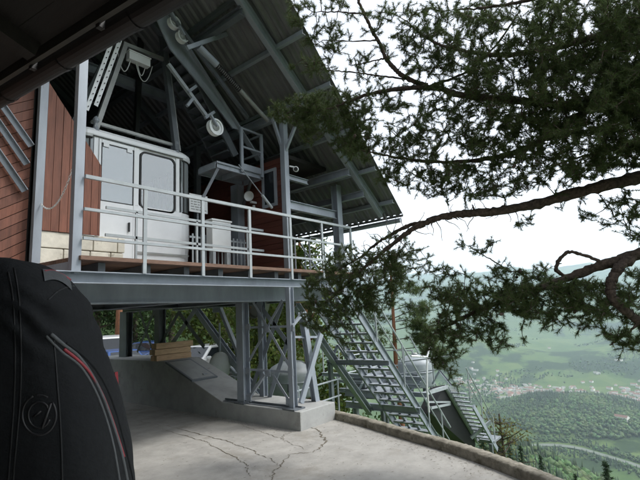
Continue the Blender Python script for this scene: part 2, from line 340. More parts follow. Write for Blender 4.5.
for (px, py, rr, w, d, h, lab) in ((624, 433, 2080, 46, 20, 14, 'white manor block standing in a clearing on the knoll, right edge'), (567, 393, 2760, 40, 22, 18, 'large pale church-like block above the knoll in the middle of town')):
    p = at(px, py, D=10); az_ = math.atan2(p.x, p.y); x, y = rr*math.sin(az_), rr*math.cos(az_)
    o = house_mesh(w, d, h, 6, 'hroof').build('manor_house', [M['hwall'], M['hroof']]); o.location = (x, y, float(height(x, y))+3); o.rotation_euler = (0, 0, 1.2); tag(o, lab, 'building')
# ------------------------------------------------------------------ yard, kerb, car park
edge = [(6.78, 5.5), (6.55, 4.6), (6.2, 3.55), (5.93, 2.72), (5.62, 2.02), (5.27, 1.38), (4.7, .5), (4.1, -.8), (3.3, -4.5), (2.8, -9)]
yp = [(x-.1, y) for x, y in edge][::-1]+[(5.72, 5.8), (5.72, 14.0), (-7, 14.0), (-7, -9)]
def poly_slab(name, poly, z0, z1, m):
    mb = MB(); mb.prism([(x, y, z0) for x, y in poly], (0, 0, z1-z0)); return mb.build(name, m)
yard = tag(poly_slab('yard', yp, -.6, 0, M['concrete']), 'pale cracked concrete yard in front of the cable car station', kind='structure')
tag(poly_slab('car_park', [(-12, 14.02), (11, 14.02), (21, 23), (20, 36), (4, 44), (-12, 44)], -1.2, -.72, M['gravel']), 'gravel car park behind the station', kind='structure')
tag(poly_slab('doorstep', [(-1.25, -1.2), (.62, -1.2), (.62, 1.42), (-1.25, 1.42)], .003, .46, M['concrete2']), 'concrete landing at the house door where the photographer stands', kind='structure')
def smooth_path(P, n):
    P = [Vector((*p, 0)[:3]) for p in P]; out = []
    for i in range(len(P)-1):
        a, b, c, d = P[max(i-1, 0)], P[i], P[i+1], P[min(i+2, len(P)-1)]
        for k in range(n):
            t = k/n; out.append(.5*((2*b)+(c-a)*t+(2*a-5*b+4*c-d)*t*t+(3*b-a-3*c+d)*t**3))
    return out+[P[-1]]
kp = smooth_path(edge, 20); V = []; Fc = []
prof = [(-.085, -.7), (-.083, .095), (-.072, .112), (0, .118), (.075, .112), (.09, .095), (.10, -1.9)]
for i, p in enumerate(kp):
    d = (kp[min(i+1, len(kp)-1)]-kp[max(i-1, 0)]).normalized(); nrm = Vector((-d.y, d.x, 0))
    if nrm.x < 0: nrm = -nrm
    for (a, z) in prof:
        j = .02 if z > 0 else 0
        V.append(p+nrm*(a+random.uniform(-j, j)*.35)+Vector((0, 0, z+random.uniform(-j, j)*.3)))
    if i:
        b = i*7; Fc += [(b-7+k, b+k, b+k+1, b-6+k) for k in range(6)]
mb = MB(); mb.add(V, Fc); kb = mb.build('kerb_wall', M['kerb'], smooth=True); tag(kb, 'low mossy concrete kerb along the drop edge of the yard', 'kerb')
def crack(pts, w=.016):
    w *= .62
    P = smooth_path(pts, 16); vs = []; fs = []; jj = 0
    for i, p in enumerate(P):
        d = (P[min(i+1, len(P)-1)]-P[max(i-1, 0)]).normalized(); n = Vector((-d.y, d.x, 0)); jj = .55*jj+random.gauss(0, .014) if i else 0; j = n*jj
        ww = w*random.uniform(.2, 1.2)*(1-abs(2*i/(len(P)-1)-1)**4*.7)
        vs += [p+j+n*ww+Vector((0, 0, .004)), p+j-n*ww+Vector((0, 0, .004))]
        if i: fs.append((2*i-2, 2*i-1, 2*i+1, 2*i))
    mb = MB(); mb.add(vs, fs); o = mb.build('crack', M['crack'], yard); return o
crack([(6.02, 5.35), (5.92, 5.05), (5.62, 4.72), (5.5, 4.55), (5.25, 4.42), (4.95, 4.36)], .024)
crack([(4.95, 4.36), (4.72, 4.55), (4.32, 4.36), (4.05, 4.2), (3.8, 4.0)], .014)
crack([(4.32, 4.36), (4.52, 4.9), (4.65, 5.5), (4.74, 6.2), (4.79, 7.3), (4.75, 8.6)], .013)
crack([(3.85, 4.4), (4.05, 4.7), (4.23, 5.1), (4.4, 5.8), (4.54, 6.4), (4.6, 7.6)], .012)
crack([(5.6, 6.7), (5.4, 6.0), (5.28, 5.4), (5.1, 4.9), (4.99, 4.5)], .009)
crack([(5.2, 5.2), (5.45, 5.35), (5.62, 5.3)], .01)
V_ = []; n_ = 900
for i in range(n_):
    q = random.random()
    if q < .45: k_ = random.randrange(len(kp)-60); b_ = kp[k_]; x, y = b_.x-.1-abs(random.gauss(0, .25)), b_.y+random.uniform(-.1, .1)
    elif q < .65: x, y = 5.69-abs(random.gauss(0, .1)), random.uniform(5.3, 9)
    else: x, y = random.uniform(2.6, 6.0), random.uniform(1.5, 7)
    a = random.uniform(0, 6.28); l = random.uniform(.008, .03); w_ = random.uniform(.0015, .005); dx, dy = math.cos(a)*l, math.sin(a)*l
    V_ += [(x-dx, y-dy, .004), (x+dy/l*w_, y-dx/l*w_, .006), (x+dx, y+dy, .005), (x-dy/l*w_, y+dx/l*w_, .006)]
tag(npmesh('needle_litter', V_, np.arange(n_*4).reshape(-1, 4), M['crack']), 'brown needles and twigs strewn over the yard', kind='stuff')
# foundation block with ramp
BX0, BX1 = 5.71, 6.65
mb = MB(); mb.prism([(BX0, 5.25, -1.6), (BX0, 5.25, .3), (BX0, 7.29, .3), (BX0, 9.3, 1.0), (BX0, 13.0, 1.0), (BX0, 13.0, -1.6)], (BX1-BX0, 0, 0))
tag(mb.build('foundation_block', M['concrete2'], bevel=.012), 'grey concrete foundation block with a sloping top carrying the steel tower', 'foundation')
mb = MB(); mb.bb((-.4, 13.02, -1.3), (BX0-.02, 13.3, .98)); tag(mb.build('retaining_wall', M['concrete2']), 'low grey wall crossing behind the yard in the shade under the deck', 'wall')
hp = Vector((6.0, 8.72, .3+.348*(8.72-7.29))); sl = Vector((0, 1, .348)).normalized(); nn = Vector((0, -.348, 1)).normalized()
RM = Matrix((Vector((1, 0, 0)), sl, nn)).transposed()
hat = thing('hatch', 'grey metal hatch plate lying on the sloped concrete top', 'hatch', hp)
mb = MB(); mb.box(hp+nn*.022, (.56, .95, .03), RM); mb.build('plate', M['grey'], hat, bevel=.004)
mb = MB()
for sx, sy, w, d in ((-.3, 0, .05, 1.06), (.3, 0, .05, 1.06), (0, -.505, .55, .05), (0, .505, .55, .05)): mb.box(hp+nn*.017+Vector((1, 0, 0))*sx+sl*sy, (w, d, .036), RM)
mb.build('frame', M['steel_dark'], hat)
mb = MB(); mb.box(hp+nn*.045+sl*-.35+Vector((.12, 0, 0)), (.10, .03, .015), RM); mb.build('handle', M['galv'], hat)
for k, (dz, sx, lab) in enumerate(((0, 0, 'sawn timber beam at the bottom of the stack on the foundation'), (.135, -.03, 'sawn timber beam in the middle of the stack on the foundation'), (.27, .02, 'sawn timber beam on top of the stack on the foundation'))):
    mb = MB()
    mb.box((6.13+sx, 9.62, 1.064+dz), (.92+.03*k, .12, .126)); mb.box((6.13+sx, 9.745, 1.064+dz), (.94, .118, .12)); o = mb.build('timber_beam', M['planks'], bevel=.006); tag(o, lab, 'timber', 'stack of timber beams')
o = MB().beam((5.80, 7.35, .325), (5.86, 5.38, .325), .09, .045, 'L').build('steel_angle', M['steel_dark']); tag(o, 'dark steel angle bar lying along the foundation edge by the tower feet', 'steel bar')
# ------------------------------------------------------------------ station building
S = thing('station_building', 'grey steel cable car station with corrugated roof and raised boarding deck', 'station', (4, 7, 0))
DX0, DX1, DY0, DY1, DZ = 2.14, 7.85, 5.52, 12.0, 2.72
st = M['steel']
mb = MB(); y = DY0
while y < 7.0:
    mb.prism([(2.28-.14*(y-5.52)/1.1, y, 2.67), (2.28-.14*(y+.13-5.52)/1.1, y+.13, 2.67), (DX1, y+.13, 2.67), (DX1, y, 2.67)], (0, 0, .05)); y += .137
while y < DY1:
    mb.bb((2.1, y, 2.67), (DX1, y+.13, 2.72)); y += .137
mb.build('deck_floor', M['deckwood'], S)
mb = MB()
for x in np.arange(2.6, 7.8, .62): mb.beam((x, 5.68, 2.60), (x, 11.9, 2.60), .09, .13)
mb.build('floor_joist', M['steel_dark'], S)
MB().beam((2.02, 5.6, 2.462), (7.15, 5.6, 2.462), .12, .145, 'C', up=(0, 0, 1)).build('edge_beam', st, S)
MB().beam((2.27, 5.58, 2.585), (2.09, 7.05, 2.585), .07, .15).build('edge_beam', st, S)
for yy, x1 in ((6.3, 7.7), (9.0, 7.6)): MB().beam((1.9, yy, 2.33), (x1, yy, 2.33), .2, .32, 'I').build('main_beam', M['steel_dark'] if yy > 7 else st, S)  # rear beam takes the darker copy, under-deck shade put into its colour
for xx in (2.5, 4.2, 5.85, 7.3): MB().beam((xx, 6.42, 2.25), (xx, 11.5, 2.25), .14, .16, 'I').build('cross_beam', st, S)
# roof
RS_ = .772; RX1 = 8.95
def rz(x): return 4.17+RS_*(8.73-x)
RIDGE = 2.6
def verge(x): return 4.42+.09*(x-4.8)
xs = [RIDGE, 5.7, RX1]; V = []; Fc = []
ts = []; t = 0; dep = .045
while t < 8.2:
    for dt, h in ((0, 0), (.035, dep), (.085, dep), (.12, 0)): ts.append((t+dt, h))
    t += .17
for x in xs:
    for (t, h) in ts: V.append((x, verge(x)+t, rz(x)+h))
n = len(ts)
for i in range(2): Fc += [(i*n+k, i*n+k+1, (i+1)*n+k+1, (i+1)*n+k) for k in range(n-1)]
mb = MB(); mb.add(V, Fc); V2 = [(2*RIDGE-x, y, z) for x, y, z in V[:n]+V[n:2*n]]
V2 = [(RIDGE, y, z) for x, y, z in V[:n]]+[(RIDGE-4.4, y, z-4.4*RS_) for x, y, z in V[:n]]
mb.add(V2, [(k, k+1, n+k+1, n+k) for k in range(n-1)])
roof = mb.build('roof', M['roofm'], S)
sm = roof.modifiers.new('thick', 'SOLIDIFY'); sm.thickness = .003
YR = 5.18
for yy in (YR, 7.15, 9.2, 11.3):
    MB().beam((RIDGE, yy, rz(RIDGE)-.19), (8.66, yy, rz(8.66)-.19), .10, .17, 'I', up=(0, 0, 1)).build('rafter', st if yy < 7 else M['steel_dark'], S)  # rear rafters: same steel with the roof shade put into the colour
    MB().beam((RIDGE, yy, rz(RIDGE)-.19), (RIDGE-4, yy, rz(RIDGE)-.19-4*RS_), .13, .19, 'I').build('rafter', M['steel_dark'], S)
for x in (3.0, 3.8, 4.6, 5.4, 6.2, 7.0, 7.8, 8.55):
    MB().beam((x, verge(x)+.04, rz(x)-.048), (x, 12.2, rz(x)-.048), .08, .08, 'L').build('purlin', st if x > 4.7 else M['steel_dark'], S)  # purlins further in are coloured darker to stand for shade
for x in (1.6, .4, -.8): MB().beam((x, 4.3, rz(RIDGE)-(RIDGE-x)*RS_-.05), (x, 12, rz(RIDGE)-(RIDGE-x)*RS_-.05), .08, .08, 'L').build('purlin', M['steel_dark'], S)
MB().beam((8.94, 4.8, rz(8.94)-.012), (8.94, 12.3, rz(8.94)-.012), .02, .05).build('eaves_trim', M['roofm'], S)
MB().tube([(8.93, 4.86, rz(8.93)-.12), (8.93, 12.3, rz(8.93)-.17)], .055, 8).build('eaves_gutter', st, S)
for y in (5.2, 6.0, 7.2): MB().beam((8.8, y, rz(8.8)-.02), (8.93, y, rz(8.93)-.12), .03, .012).build('gutter_bracket', st, S)
# columns
def col(x, y, z0, z1, w=.14, h=.14, sh='I', m=st, nm='column'): return MB().beam((x, y, z0), (x, y, z1), w, h, sh, up=(0, 1, 0)).build(nm, m, S)
col(2.25, 5.62, 2.53, rz(2.6)-.4, .105, .105, 'box'); col(2.15, 6.62, 2.6, rz(2.6)-.5, .10, .10, 'box')
col(6.1, 5.75, 2.5, rz(6.1)-.28, .115, .115, 'box'); col(7.72, 5.75, 2.3, rz(7.72)-.28, .16, .16)
col(7.72, 7.6, 2.3, rz(7.72)-.28, .14, .14, m=M['steel_dark']); col(7.72, 9.6, 2.3, rz(7.72)-.28, .14, .14, m=M['steel_dark'])  # inner columns wear the shaded steel colour
def bm(p, q, w=.12, h=.16, sh='I', m=st, nm='roof_beam'): return MB().beam(p, q, w, h, sh).build(nm, m, S)
bm((6.18, 5.75, 3.99), (7.64, 5.75, 3.99), .1, .17); bm((6.18, 5.75, 4.55), (6.75, 5.75, 4.55), .08, .1)
bm((7.45, YR, rz(7.45)-.36), (7.45, 9.4, rz(7.45)-.36)); bm((7.95, YR, rz(7.95)-.36), (7.95, 9.6, rz(7.95)-.36), .1, .14)
bm((6.1, YR, rz(6.1)-.36), (6.1, 9.4, rz(6.1)-.36)); bm((2.3, 8.3, 6.75), (5.6, 8.3, 6.75), .14, .2)
bm((4.6, YR, rz(4.6)-.35), (4.6, 11.4, rz(4.6)-.35), m=M['steel_dark'])
bm((6.1, 5.79, 5.1), (5.82, 5.79, 5.75), .05, .05, 'box', nm='brace'); bm((6.1, 5.75, 5.0), (6.1, 5.25, 5.75), .05, .05, 'box', nm='brace')
bm((7.45, 7.1, rz(7.45)-.4), (6.75, 7.1, 4.6), .07, .07, 'L', nm='brace')
# walls
def boards(name, m, x0, x1, y, z0, ztop, w=.105, th=.022, parent=S, label=None):
    mb = MB(); x = x0
    while x < x1-.01:
        xe = min(x+w, x1); a, b = ztop(x), ztop(xe-.008)
        yy = y+random.uniform(-.004, .004)
        mb.prism([(x, yy, z0), (xe-.006, yy, z0), (xe-.006, yy, b), (x, yy, a)], (0, th, 0)); x = xe
    return mb.build(name, m, parent, label)
boards('wind_wall', M['redwood'], 2.22, 2.99, 6.62, 3.19, lambda x: 5.33-1.4*(x-2.22), label='red brown board panel with a slanted top edge')
mb = MB()      # whitewashed masonry under the panel
for r_ in range(2):
    x = 2.21+(.09 if r_ else 0) - (.09 if r_ else 0)
    ws = [.30, .36, .30, .2] if r_ == 0 else [.38, .32, .36, .12]
    for w in ws:
        mb.box((x+w/2, 6.74, 2.84+.235*r_), (w-.012, .2, .222)); x += w
mb.build('stone_parapet', M['stone'], S, bevel=.009)
mb = MB(); x = -3.2            # left wall of slanting boards
ang = math.radians(33); c_, s_ = math.cos(ang), math.sin(ang)
for k in range(-30, 62):
    z = k*.12
    pts = [(-3.2, 0), (2.07, 0), (2.07, 6.0), (-3.2, 6.0)]
    # strip clipped to the wall rectangle
    lo, hi = z, z+.112; poly = []
    def clip(P, f):
        out = []
        for i in range(len(P)):
            a, b = P[i], P[(i+1) % len(P)]; fa, fb = f(a), f(b)
            if fa >= 0: out.append(a)
            if (fa >= 0) != (fb >= 0): t_ = fa/(fa-fb); out.append((a[0]+(b[0]-a[0])*t_, a[1]+(b[1]-a[1])*t_))
        return out
    q = clip(pts, lambda p: p[1]*c_-p[0]*s_*-1*-1-lo if False else (p[1]*c_-(p[0]*s_)-lo)); q = clip(q, lambda p: hi-(p[1]*c_-(p[0]*s_))) if q else q
    if len(q) >= 3: mb.prism([(p[0], 6.72+random.uniform(-.003, .003), p[1]) for p in q], (0, .03, 0))
mb.build('board_wall', M['redwood'], S, 'red brown wall of slanting boards at the left edge')
for (a, b, w) in (((1, 103), (31.5, 146), .055), ((-6, 116), (27, 164), .06), ((-8, 143), (25, 191), .06)):
    p, q = at(*a, Y=6.64), at(*b, Y=6.64); d = (p-q).normalized(); p = q+d*2.6
    MB().beam(p, q, .07, w, 'L', up=(0, -1, 0)).build('wall_brace', st, S)
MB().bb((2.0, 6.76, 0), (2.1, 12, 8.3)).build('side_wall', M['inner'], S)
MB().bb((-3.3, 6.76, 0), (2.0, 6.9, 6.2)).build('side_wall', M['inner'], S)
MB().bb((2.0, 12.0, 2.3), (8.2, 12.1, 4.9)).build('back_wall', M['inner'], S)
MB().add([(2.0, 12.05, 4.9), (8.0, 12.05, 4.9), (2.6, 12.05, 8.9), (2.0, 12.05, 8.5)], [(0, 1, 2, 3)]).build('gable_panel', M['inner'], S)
mb = MB()
for k in range(20):
    z = 2.72+k*.115
    for (y0, y1) in ((5.86, 7.62), (8.5, 11.9)):
        mb.bb((6.2+random.uniform(-.003, .003), y0, z), (6.24, y1, z+.108))
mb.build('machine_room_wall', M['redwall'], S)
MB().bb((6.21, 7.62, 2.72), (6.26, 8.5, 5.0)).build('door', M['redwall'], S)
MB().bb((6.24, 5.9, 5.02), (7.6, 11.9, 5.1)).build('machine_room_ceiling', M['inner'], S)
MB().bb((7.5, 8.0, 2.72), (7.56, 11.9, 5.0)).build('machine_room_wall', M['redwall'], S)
w = MB()
for a, b in (((6.165, 6.07, 4.05), (6.215, 6.13, 4.83)), ((6.165, 6.42, 4.05), (6.215, 6.48, 4.83)), ((6.165, 6.13, 4.05), (6.215, 6.42, 4.11)), ((6.165, 6.13, 4.77), (6.215, 6.42, 4.83))): w.bb(a, b)
wf = w.build('window', st, S); MB().bb((6.182, 6.13, 4.11), (6.192, 6.42, 4.77)).build('pane', M['carglass'], wf)
MB().beam((6.12, 7.18, 2.72), (6.12, 7.18, 4.68), .2, .22, 'box', up=(0, 1, 0)).build('column', st, S)
MB().beam((6.0, 8.45, 2.72), (6.0, 8.45, 5.9), .12, .12, 'box', up=(0, 1, 0)).build('column', M['steel_dark'], S)
# ------------------------------------------------------------------ deck railing and inner barrier
R_ = thing('deck_railing', 'light grey tubular railing along the front edge of the boarding deck', 'railing', (5, 5.54, 2.6))
for x in (3.09, 4.02, 4.955, 5.95, 6.87, 7.86): MB().beam((x, 5.53, 2.53), (x, 5.53, 3.69), .05, .03).build('post', M['rail'], R_)
for z, h in ((3.70, .045), (3.29, .035), (2.93, .035)): MB().beam((2.3, 5.53, z), (7.88, 5.53, z), .04, h).build('rail', M['rail'], R_)
for z in (3.70, 3.29, 2.93): MB().beam((7.86, 5.55, z), (7.86, 6.0, z), .035, .035).build('rail', M['rail'], R_)
B_ = thing('inner_barrier', 'white horizontal bar barrier beside the cabin, behind the deck railing', 'barrier', (4.3, 6.15, 2.72))
for z in (3.51, 3.12): MB().beam((2.85, 6.15, z), (5.85, 6.15, z), .03, .04).build('rail', M['rail'], B_)
for x in (3.3, 4.35, 5.45): MB().beam((x, 6.15, 2.72), (x, 6.15, 3.51), .03, .03).build('post', M['rail'], B_)
G_ = thing('slatted_gate', 'white slatted gate closing the boarding bay next to the ticket box', 'gate', (5.4, 6.75, 2.72))
for z in (2.82, 3.36): MB().beam((4.62, 6.75, z), (6.02, 6.75, z), .03, .035).build('rail', M['rail'], G_)
for i in range(15): MB().beam((4.68+i*.093, 6.735, 2.84), (4.68+i*.093, 6.735, 3.42), .03, .012).build('slat', M['rail'], G_)
K_ = thing('ticket_box', 'white box cabinet standing between the railing and the red wall', 'cabinet', (5.2, 6.55, 2.72))
MB().bb((4.93, 6.5, 3.13), (5.36, 6.68, 3.66)).build('body', M['whitepl'], K_, bevel=.008); MB().bb((4.96, 6.52, 2.72), (5.02, 6.6, 3.13)).build('leg', M['rail'], K_); MB().bb((5.27, 6.52, 2.72), (5.33, 6.6, 3.13)).build('leg', M['rail'], K_)
MB().bb((4.915, 6.485, 3.66), (5.375, 6.695, 3.69)).build('lid', M['whitepl'], K_)
N_ = thing('notice_board', 'white notice board with rows of dark print behind the cabin corner', 'notice', (4.9, 6.85, 3.9))
MB().bb((4.70, 6.86, 3.86), (5.10, 6.88, 4.2)).build('board', M['whitepl'], N_)
mb = MB(); 
for r_ in range(6):
    x = 4.73
    while x < 5.02:
        w_ = random.uniform(.03, .09); mb.bb((x, 6.856, 3.9+r_*.048), (min(x+w_, 5.07), 6.859, 3.92+r_*.048)); x += w_+.02
mb.build('print', M['grey'], N_); MB().beam((4.9, 6.9, 2.72), (4.9, 6.9, 4.0), .03, .03).build('post', M['steel_dark'], N_)
C_ = thing('loud_hailer', 'white horn loudspeaker fixed to the red wall below the platform', 'loudspeaker', (6.1, 6.8, 4.3))
MB().lathe([(.03, .12), (.035, .06), (.05, .0), (.10, -.08), (.105, -.085), (.09, -.07), (.03, .02)], (6.02, 6.68, 4.32), (.85, .5, .1), 20).build('horn', M['whitepl'], C_, smooth=True); MB().bb((6.05, 6.68, 4.2), (6.2, 6.72, 4.24)).build('bracket', M['whitepl'], C_); MB().bb((6.06, 6.62, 4.02), (6.1, 6.66, 4.14)).build('wall_box', M['whitepl'], C_)
C_ = thing('security_camera', 'white security camera on the tall grey column at the deck edge', 'camera', (6.2, 5.7, 4.7))
MB().lathe([(.02, -.1), (.05, -.09), (.055, .08), (.03, .09)], (6.28, 5.62, 4.70), (-.75, -.6, -.25), 14).build('housing', M['whitepl'], C_, smooth=True); MB().lathe([(.04, 0), (.04, .01)], (6.215, 5.565, 4.676), (-.75, -.6, -.25), 12).build('lens', M['black'], C_); MB().beam((6.18, 5.7, 4.76), (6.28, 5.63, 4.74), .025, .025).build('arm', M['whitepl'], C_)
o = thing('gas_strut', 'short grey damper cylinder hanging from the platform by the window', 'damper', (5.6, 5.9, 4))
p, q = at(262, 195, Y=5.95), at(272, 208, Y=5.95); MB().tube([p, q], .028, 10).build('cylinder', M['rail'], o); MB().tube([p+(p-q)*2.2, p], .010, 6).build('rod', M['galv'], o)
# chain between the left columns
mb = MB(); p, q = Vector((2.17, 6.55, 3.53)), Vector((2.24, 5.70, 3.92))
P = [p.lerp(q, t)+Vector((0, 0, -.8*t*(1-t)*1.35)) for t in [i/34 for i in range(35)]]
for i in range(34):
    d = (P[i+1]-P[i]).normalized(); sd = d.cross(Vector((0, 0, 1))).normalized() if i % 2 else d.cross(d.cross(Vector((0, 0, 1)))).normalized(); c = (P[i]+P[i+1])/2
    L = [c+d*(.022*math.cos(a))+sd*(.011*math.sin(a)) for a in [2*PI*k/10 for k in range(11)]]; mb.tube(L, .0035, 5, caps=False)
tag(mb.build('barrier_chain', M['whitepl']), 'thin pale chain hanging between the two left columns', 'chain')
# gates at the stair head
for (x0, x1, yy, lab) in ((6.45, 6.95, 6.35, 'white arched tube gate beside the tall grey column'), (7.25, 7.75, 6.2, 'white arched tube gate at the stair head, right end of the deck')):
    g = thing('stair_gate', lab, 'gate', (x0, yy, DZ), 'white gates at the stair head')
    MB().tube([(x0, yy, 2.76), (x0, yy, 3.45), (x0+.06, yy, 3.53), (x1-.06, yy, 3.53), (x1, yy, 3.45), (x1, yy, 2.76)], .02, 8).build('frame', M['rail'], g)
    MB().tube([(x0, yy, 3.15), (x1, yy, 3.15)], .014, 6).build('bar', M['rail'], g); MB().tube([(x0, yy, 2.85), (x1, yy, 3.1)], .014, 6).build('bar', M['rail'], g)
# ------------------------------------------------------------------ cabin
cx0, cx1, cy0, cy1, cz0, cz1 = 2.68, 4.86, 6.9, 8.6, 2.5, 4.95
K = thing('cable_car_cabin', 'white cable car cabin with rounded windows docked at the deck', 'cable car', (3.77, 7.75, 2.5))
def rrect(x0, x1, y0, y1, r, n=5):
    L = []
    for (cx, cy, a0) in ((x1-r, y0+r, -90), (x1-r, y1-r, 0), (x0+r, y1-r, 90), (x0+r, y0+r, 180)):
        for k in range(n+1): a = math.radians(a0+90*k/n); L.append((cx+r*math.cos(a), cy+r*math.sin(a)))
    return L
def ring_loft(mb, levels, r, cap0=True, cap1=True):
    vs = []; m = None
    for (z, ins) in levels:
        L = rrect(cx0+ins, cx1-ins, cy0+ins, cy1-ins, max(r-ins*.6, .05)); m = len(L); vs += [(x, y, z) for x, y in L]
    fs = [(i*m+k, i*m+(k+1) % m, (i+1)*m+(k+1) % m, (i+1)*m+k) for i in range(len(levels)-1) for k in range(m)]
    if cap0: fs.append(tuple(range(m))[::-1])
    if cap1: fs.append(tuple(range((len(levels)-1)*m, len(levels)*m)))
    return mb.add(vs, fs)
WZ0, WZ1 = 3.82, 4.82
ring_loft(MB(), [(2.5, .25), (2.56, .10), (2.75, .03), (3.3, 0), (WZ0, 0)], .3, True, True).build('body', M['white'], K, smooth=False, bevel=.01)
ring_loft(MB(), [(WZ1, .0), (4.86, -.018), (4.92, -.01), (4.98, .05), (5.04, .2), (5.08, .5)], .3).build('roof', M['white'], K, smooth=False)
# pillars between the windows
def pillar(x, y, sx, sy): 
    mb = MB(); mb.bb((x-sx, y-sy, WZ0), (x+sx, y+sy, WZ1)); mb.build('window_pillar', M['white'], K)
for yy in (cy0+.03, cy1-.03):
    for x in (3.02, 3.70, 4.48): pillar(x, yy, .035, .03)
for xx in (cx0+.03, cx1-.03):
    for y in (7.3, 7.75, 8.2): pillar(xx, y, .03, .03)
def rwin(x0, x1, y, z0, z1, r, name='window', out=-1):
    L = [(a, b) for a, b in rrect(x0, x1, z0, z1, r, 6)]; fr = MB(); gl = MB(); n = len(L); cx, cz = (x0+x1)/2, (z0+z1)/2
    Li = [(cx+(a-cx)*(1-.028/((x1-x0)/2)), cz+(b-cz)*(1-.028/((z1-z0)/2))) for a, b in L]
    yo, yi = y+out*.012, y+.02*-out
    vs = [(a, yo, b) for a, b in L]+[(a, yo, b) for a, b in Li]+[(a, yi, b) for a, b in L]+[(a, yi, b) for a, b in Li]
    fs = []
    for k in range(n):
        j = (k+1) % n; fs += [(k, j, n+j, n+k), (2*n+k, 2*n+j, 3*n+j, 3*n+k), (k, j, 2*n+j, 2*n+k), (n+k, n+j, 3*n+j, 3*n+k)]
    f_ = fr.add(vs, fs).build(name, M['rubber'], K)
    gl.add([(a, y, b) for a, b in Li], [tuple(range(n))]).build('pane', M['glass'], f_); return f_
def surround(x0, x1, a0, a1, y, z0, z1, r):
    """white panel with a rounded opening between the pillars"""
    L = rrect(x0, x1, z0, z1, r, 6); n = len(L); O = []
    cx, cz = (x0+x1)/2, (z0+z1)/2
    for a, b in L:
        da, db = a-cx, b-cz; t = min((a1-cx)/abs(da) if abs(da) > 1e-6 else 9e9, (WZ1-cz if db > 0 else cz-WZ0)/abs(db) if abs(db) > 1e-6 else 9e9); O.append((cx+da*t, cz+db*t))
    vs = [(a, y, b) for a, b in L]+[(a, y, b) for a, b in O]
    MB().add(vs, [(k, (k+1) % n, n+(k+1) % n, n+k) for k in range(n)]).build('window_surround', M['white'], K)
for yy, ou in ((cy0+.012, -1), (cy1-.012, 1)):
    rwin(3.755, 4.435, yy, WZ0-.05, WZ1-.025, .10, out=ou); surround(3.735, 4.445, 3.735, 4.445, yy+.004*-ou, WZ0-.03, WZ1-.045, .10)
    MB().bb((3.06, yy+.02, WZ0), (3.665, yy+.024, WZ1-.02)).build('pane', M['glass'], K)
# rounded corner windows: curved glass following the plan corner
def arc(cx, cy, a0, a1, r=.29, n=8): return [(cx+r*math.cos(math.radians(a0+(a1-a0)*k/n)), cy+r*math.sin(math.radians(a0+(a1-a0)*k/n))) for k in range(n+1)]
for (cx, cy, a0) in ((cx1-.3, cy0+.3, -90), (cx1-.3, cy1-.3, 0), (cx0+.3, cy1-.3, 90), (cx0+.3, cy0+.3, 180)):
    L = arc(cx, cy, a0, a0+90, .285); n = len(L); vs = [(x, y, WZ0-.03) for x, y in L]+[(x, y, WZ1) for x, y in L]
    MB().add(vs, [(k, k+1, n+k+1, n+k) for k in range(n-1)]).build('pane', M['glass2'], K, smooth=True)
    for z in (WZ0-.0, WZ1-.02):
        MB().tube([(cx+(x-cx)*1.04, cy+(y-cy)*1.04, z) for x, y in arc(cx, cy, a0+4, a0+86, .285)], .014, 6).build('window_seal', M['rubber'], K)
    MB().tube([(L[1][0], L[1][1], WZ0), (L[1][0], L[1][1], WZ1)], .014, 6).build('window_seal', M['rubber'], K)
    MB().tube([(L[-2][0], L[-2][1], WZ0), (L[-2][0], L[-2][1], WZ1)], .014, 6).build('window_seal', M['rubber'], K)
for xx in (cx0+.01, cx1-.01):
    MB().bb((xx-.003, 7.2, WZ0), (xx+.003, 8.3, WZ1)).build('pane', M['glass'], K)
MB().bb((2.8, 7.0, 2.72), (4.74, 8.5, 2.74)).build('floor', M['grey'], K)
for z in (3.75, 4.5): MB().tube([(2.9, 8.42, z), (4.65, 8.42, z)], .018, 8).build('grab_rail', M['galv'], K)
for x in (3.35, 4.15): MB().tube([(x, 7.75, 2.74), (x, 7.75, 4.8)], .02, 8).build('grab_pole', M['galv'], K)
# sliding door with its frame
d_ = MB()
for a, b in (((3.055, cy0-.02, 2.74), (3.095, cy0+.01, 4.81)), ((3.635, cy0-.02, 2.74), (3.675, cy0+.01, 4.81)), ((3.095, cy0-.02, 4.75), (3.635, cy0+.01, 4.81)), ((3.095, cy0-.02, 2.74), (3.635, cy0+.01, 3.80))): d_.bb(a, b)
dr = d_.build('door', M['white'], K, bevel=.008); MB().bb((3.10, cy0-.014, 3.805), (3.63, cy0-.010, 4.745)).build('pane', M['glass'], dr)
sl2 = MB()
for a, b in (((3.095, cy0-.024, 3.80), (3.107, cy0-.016, 4.75)), ((3.623, cy0-.024, 3.80), (3.635, cy0-.016, 4.75)), ((3.107, cy0-.024, 3.80), (3.623, cy0-.016, 3.812)), ((3.107, cy0-.024, 4.738), (3.623, cy0-.016, 4.75))): sl2.bb(a, b)
sl2.build('seal', M['rubber'], dr)
MB().beam((3.56, cy0-.04, 3.35), (3.56, cy0-.04, 3.5), .02, .03).build('handle', M['rubber'], dr)
for x in (3.16, 3.55): MB().bb((x-.04, cy0-.03, 4.69), (x+.05, cy0-.021, 4.75)).build('hinge_plate', M['white'], dr)
MB().bb((2.96, cy0-.022, 4.825), (4.58, cy0-.012, 4.84)).build('rain_strip', M['rubber'], K)
MB().bb((2.9, cy0-.014, 3.02), (4.7, cy0-.006, 3.045)).build('trim_strip', M['grey'], K)
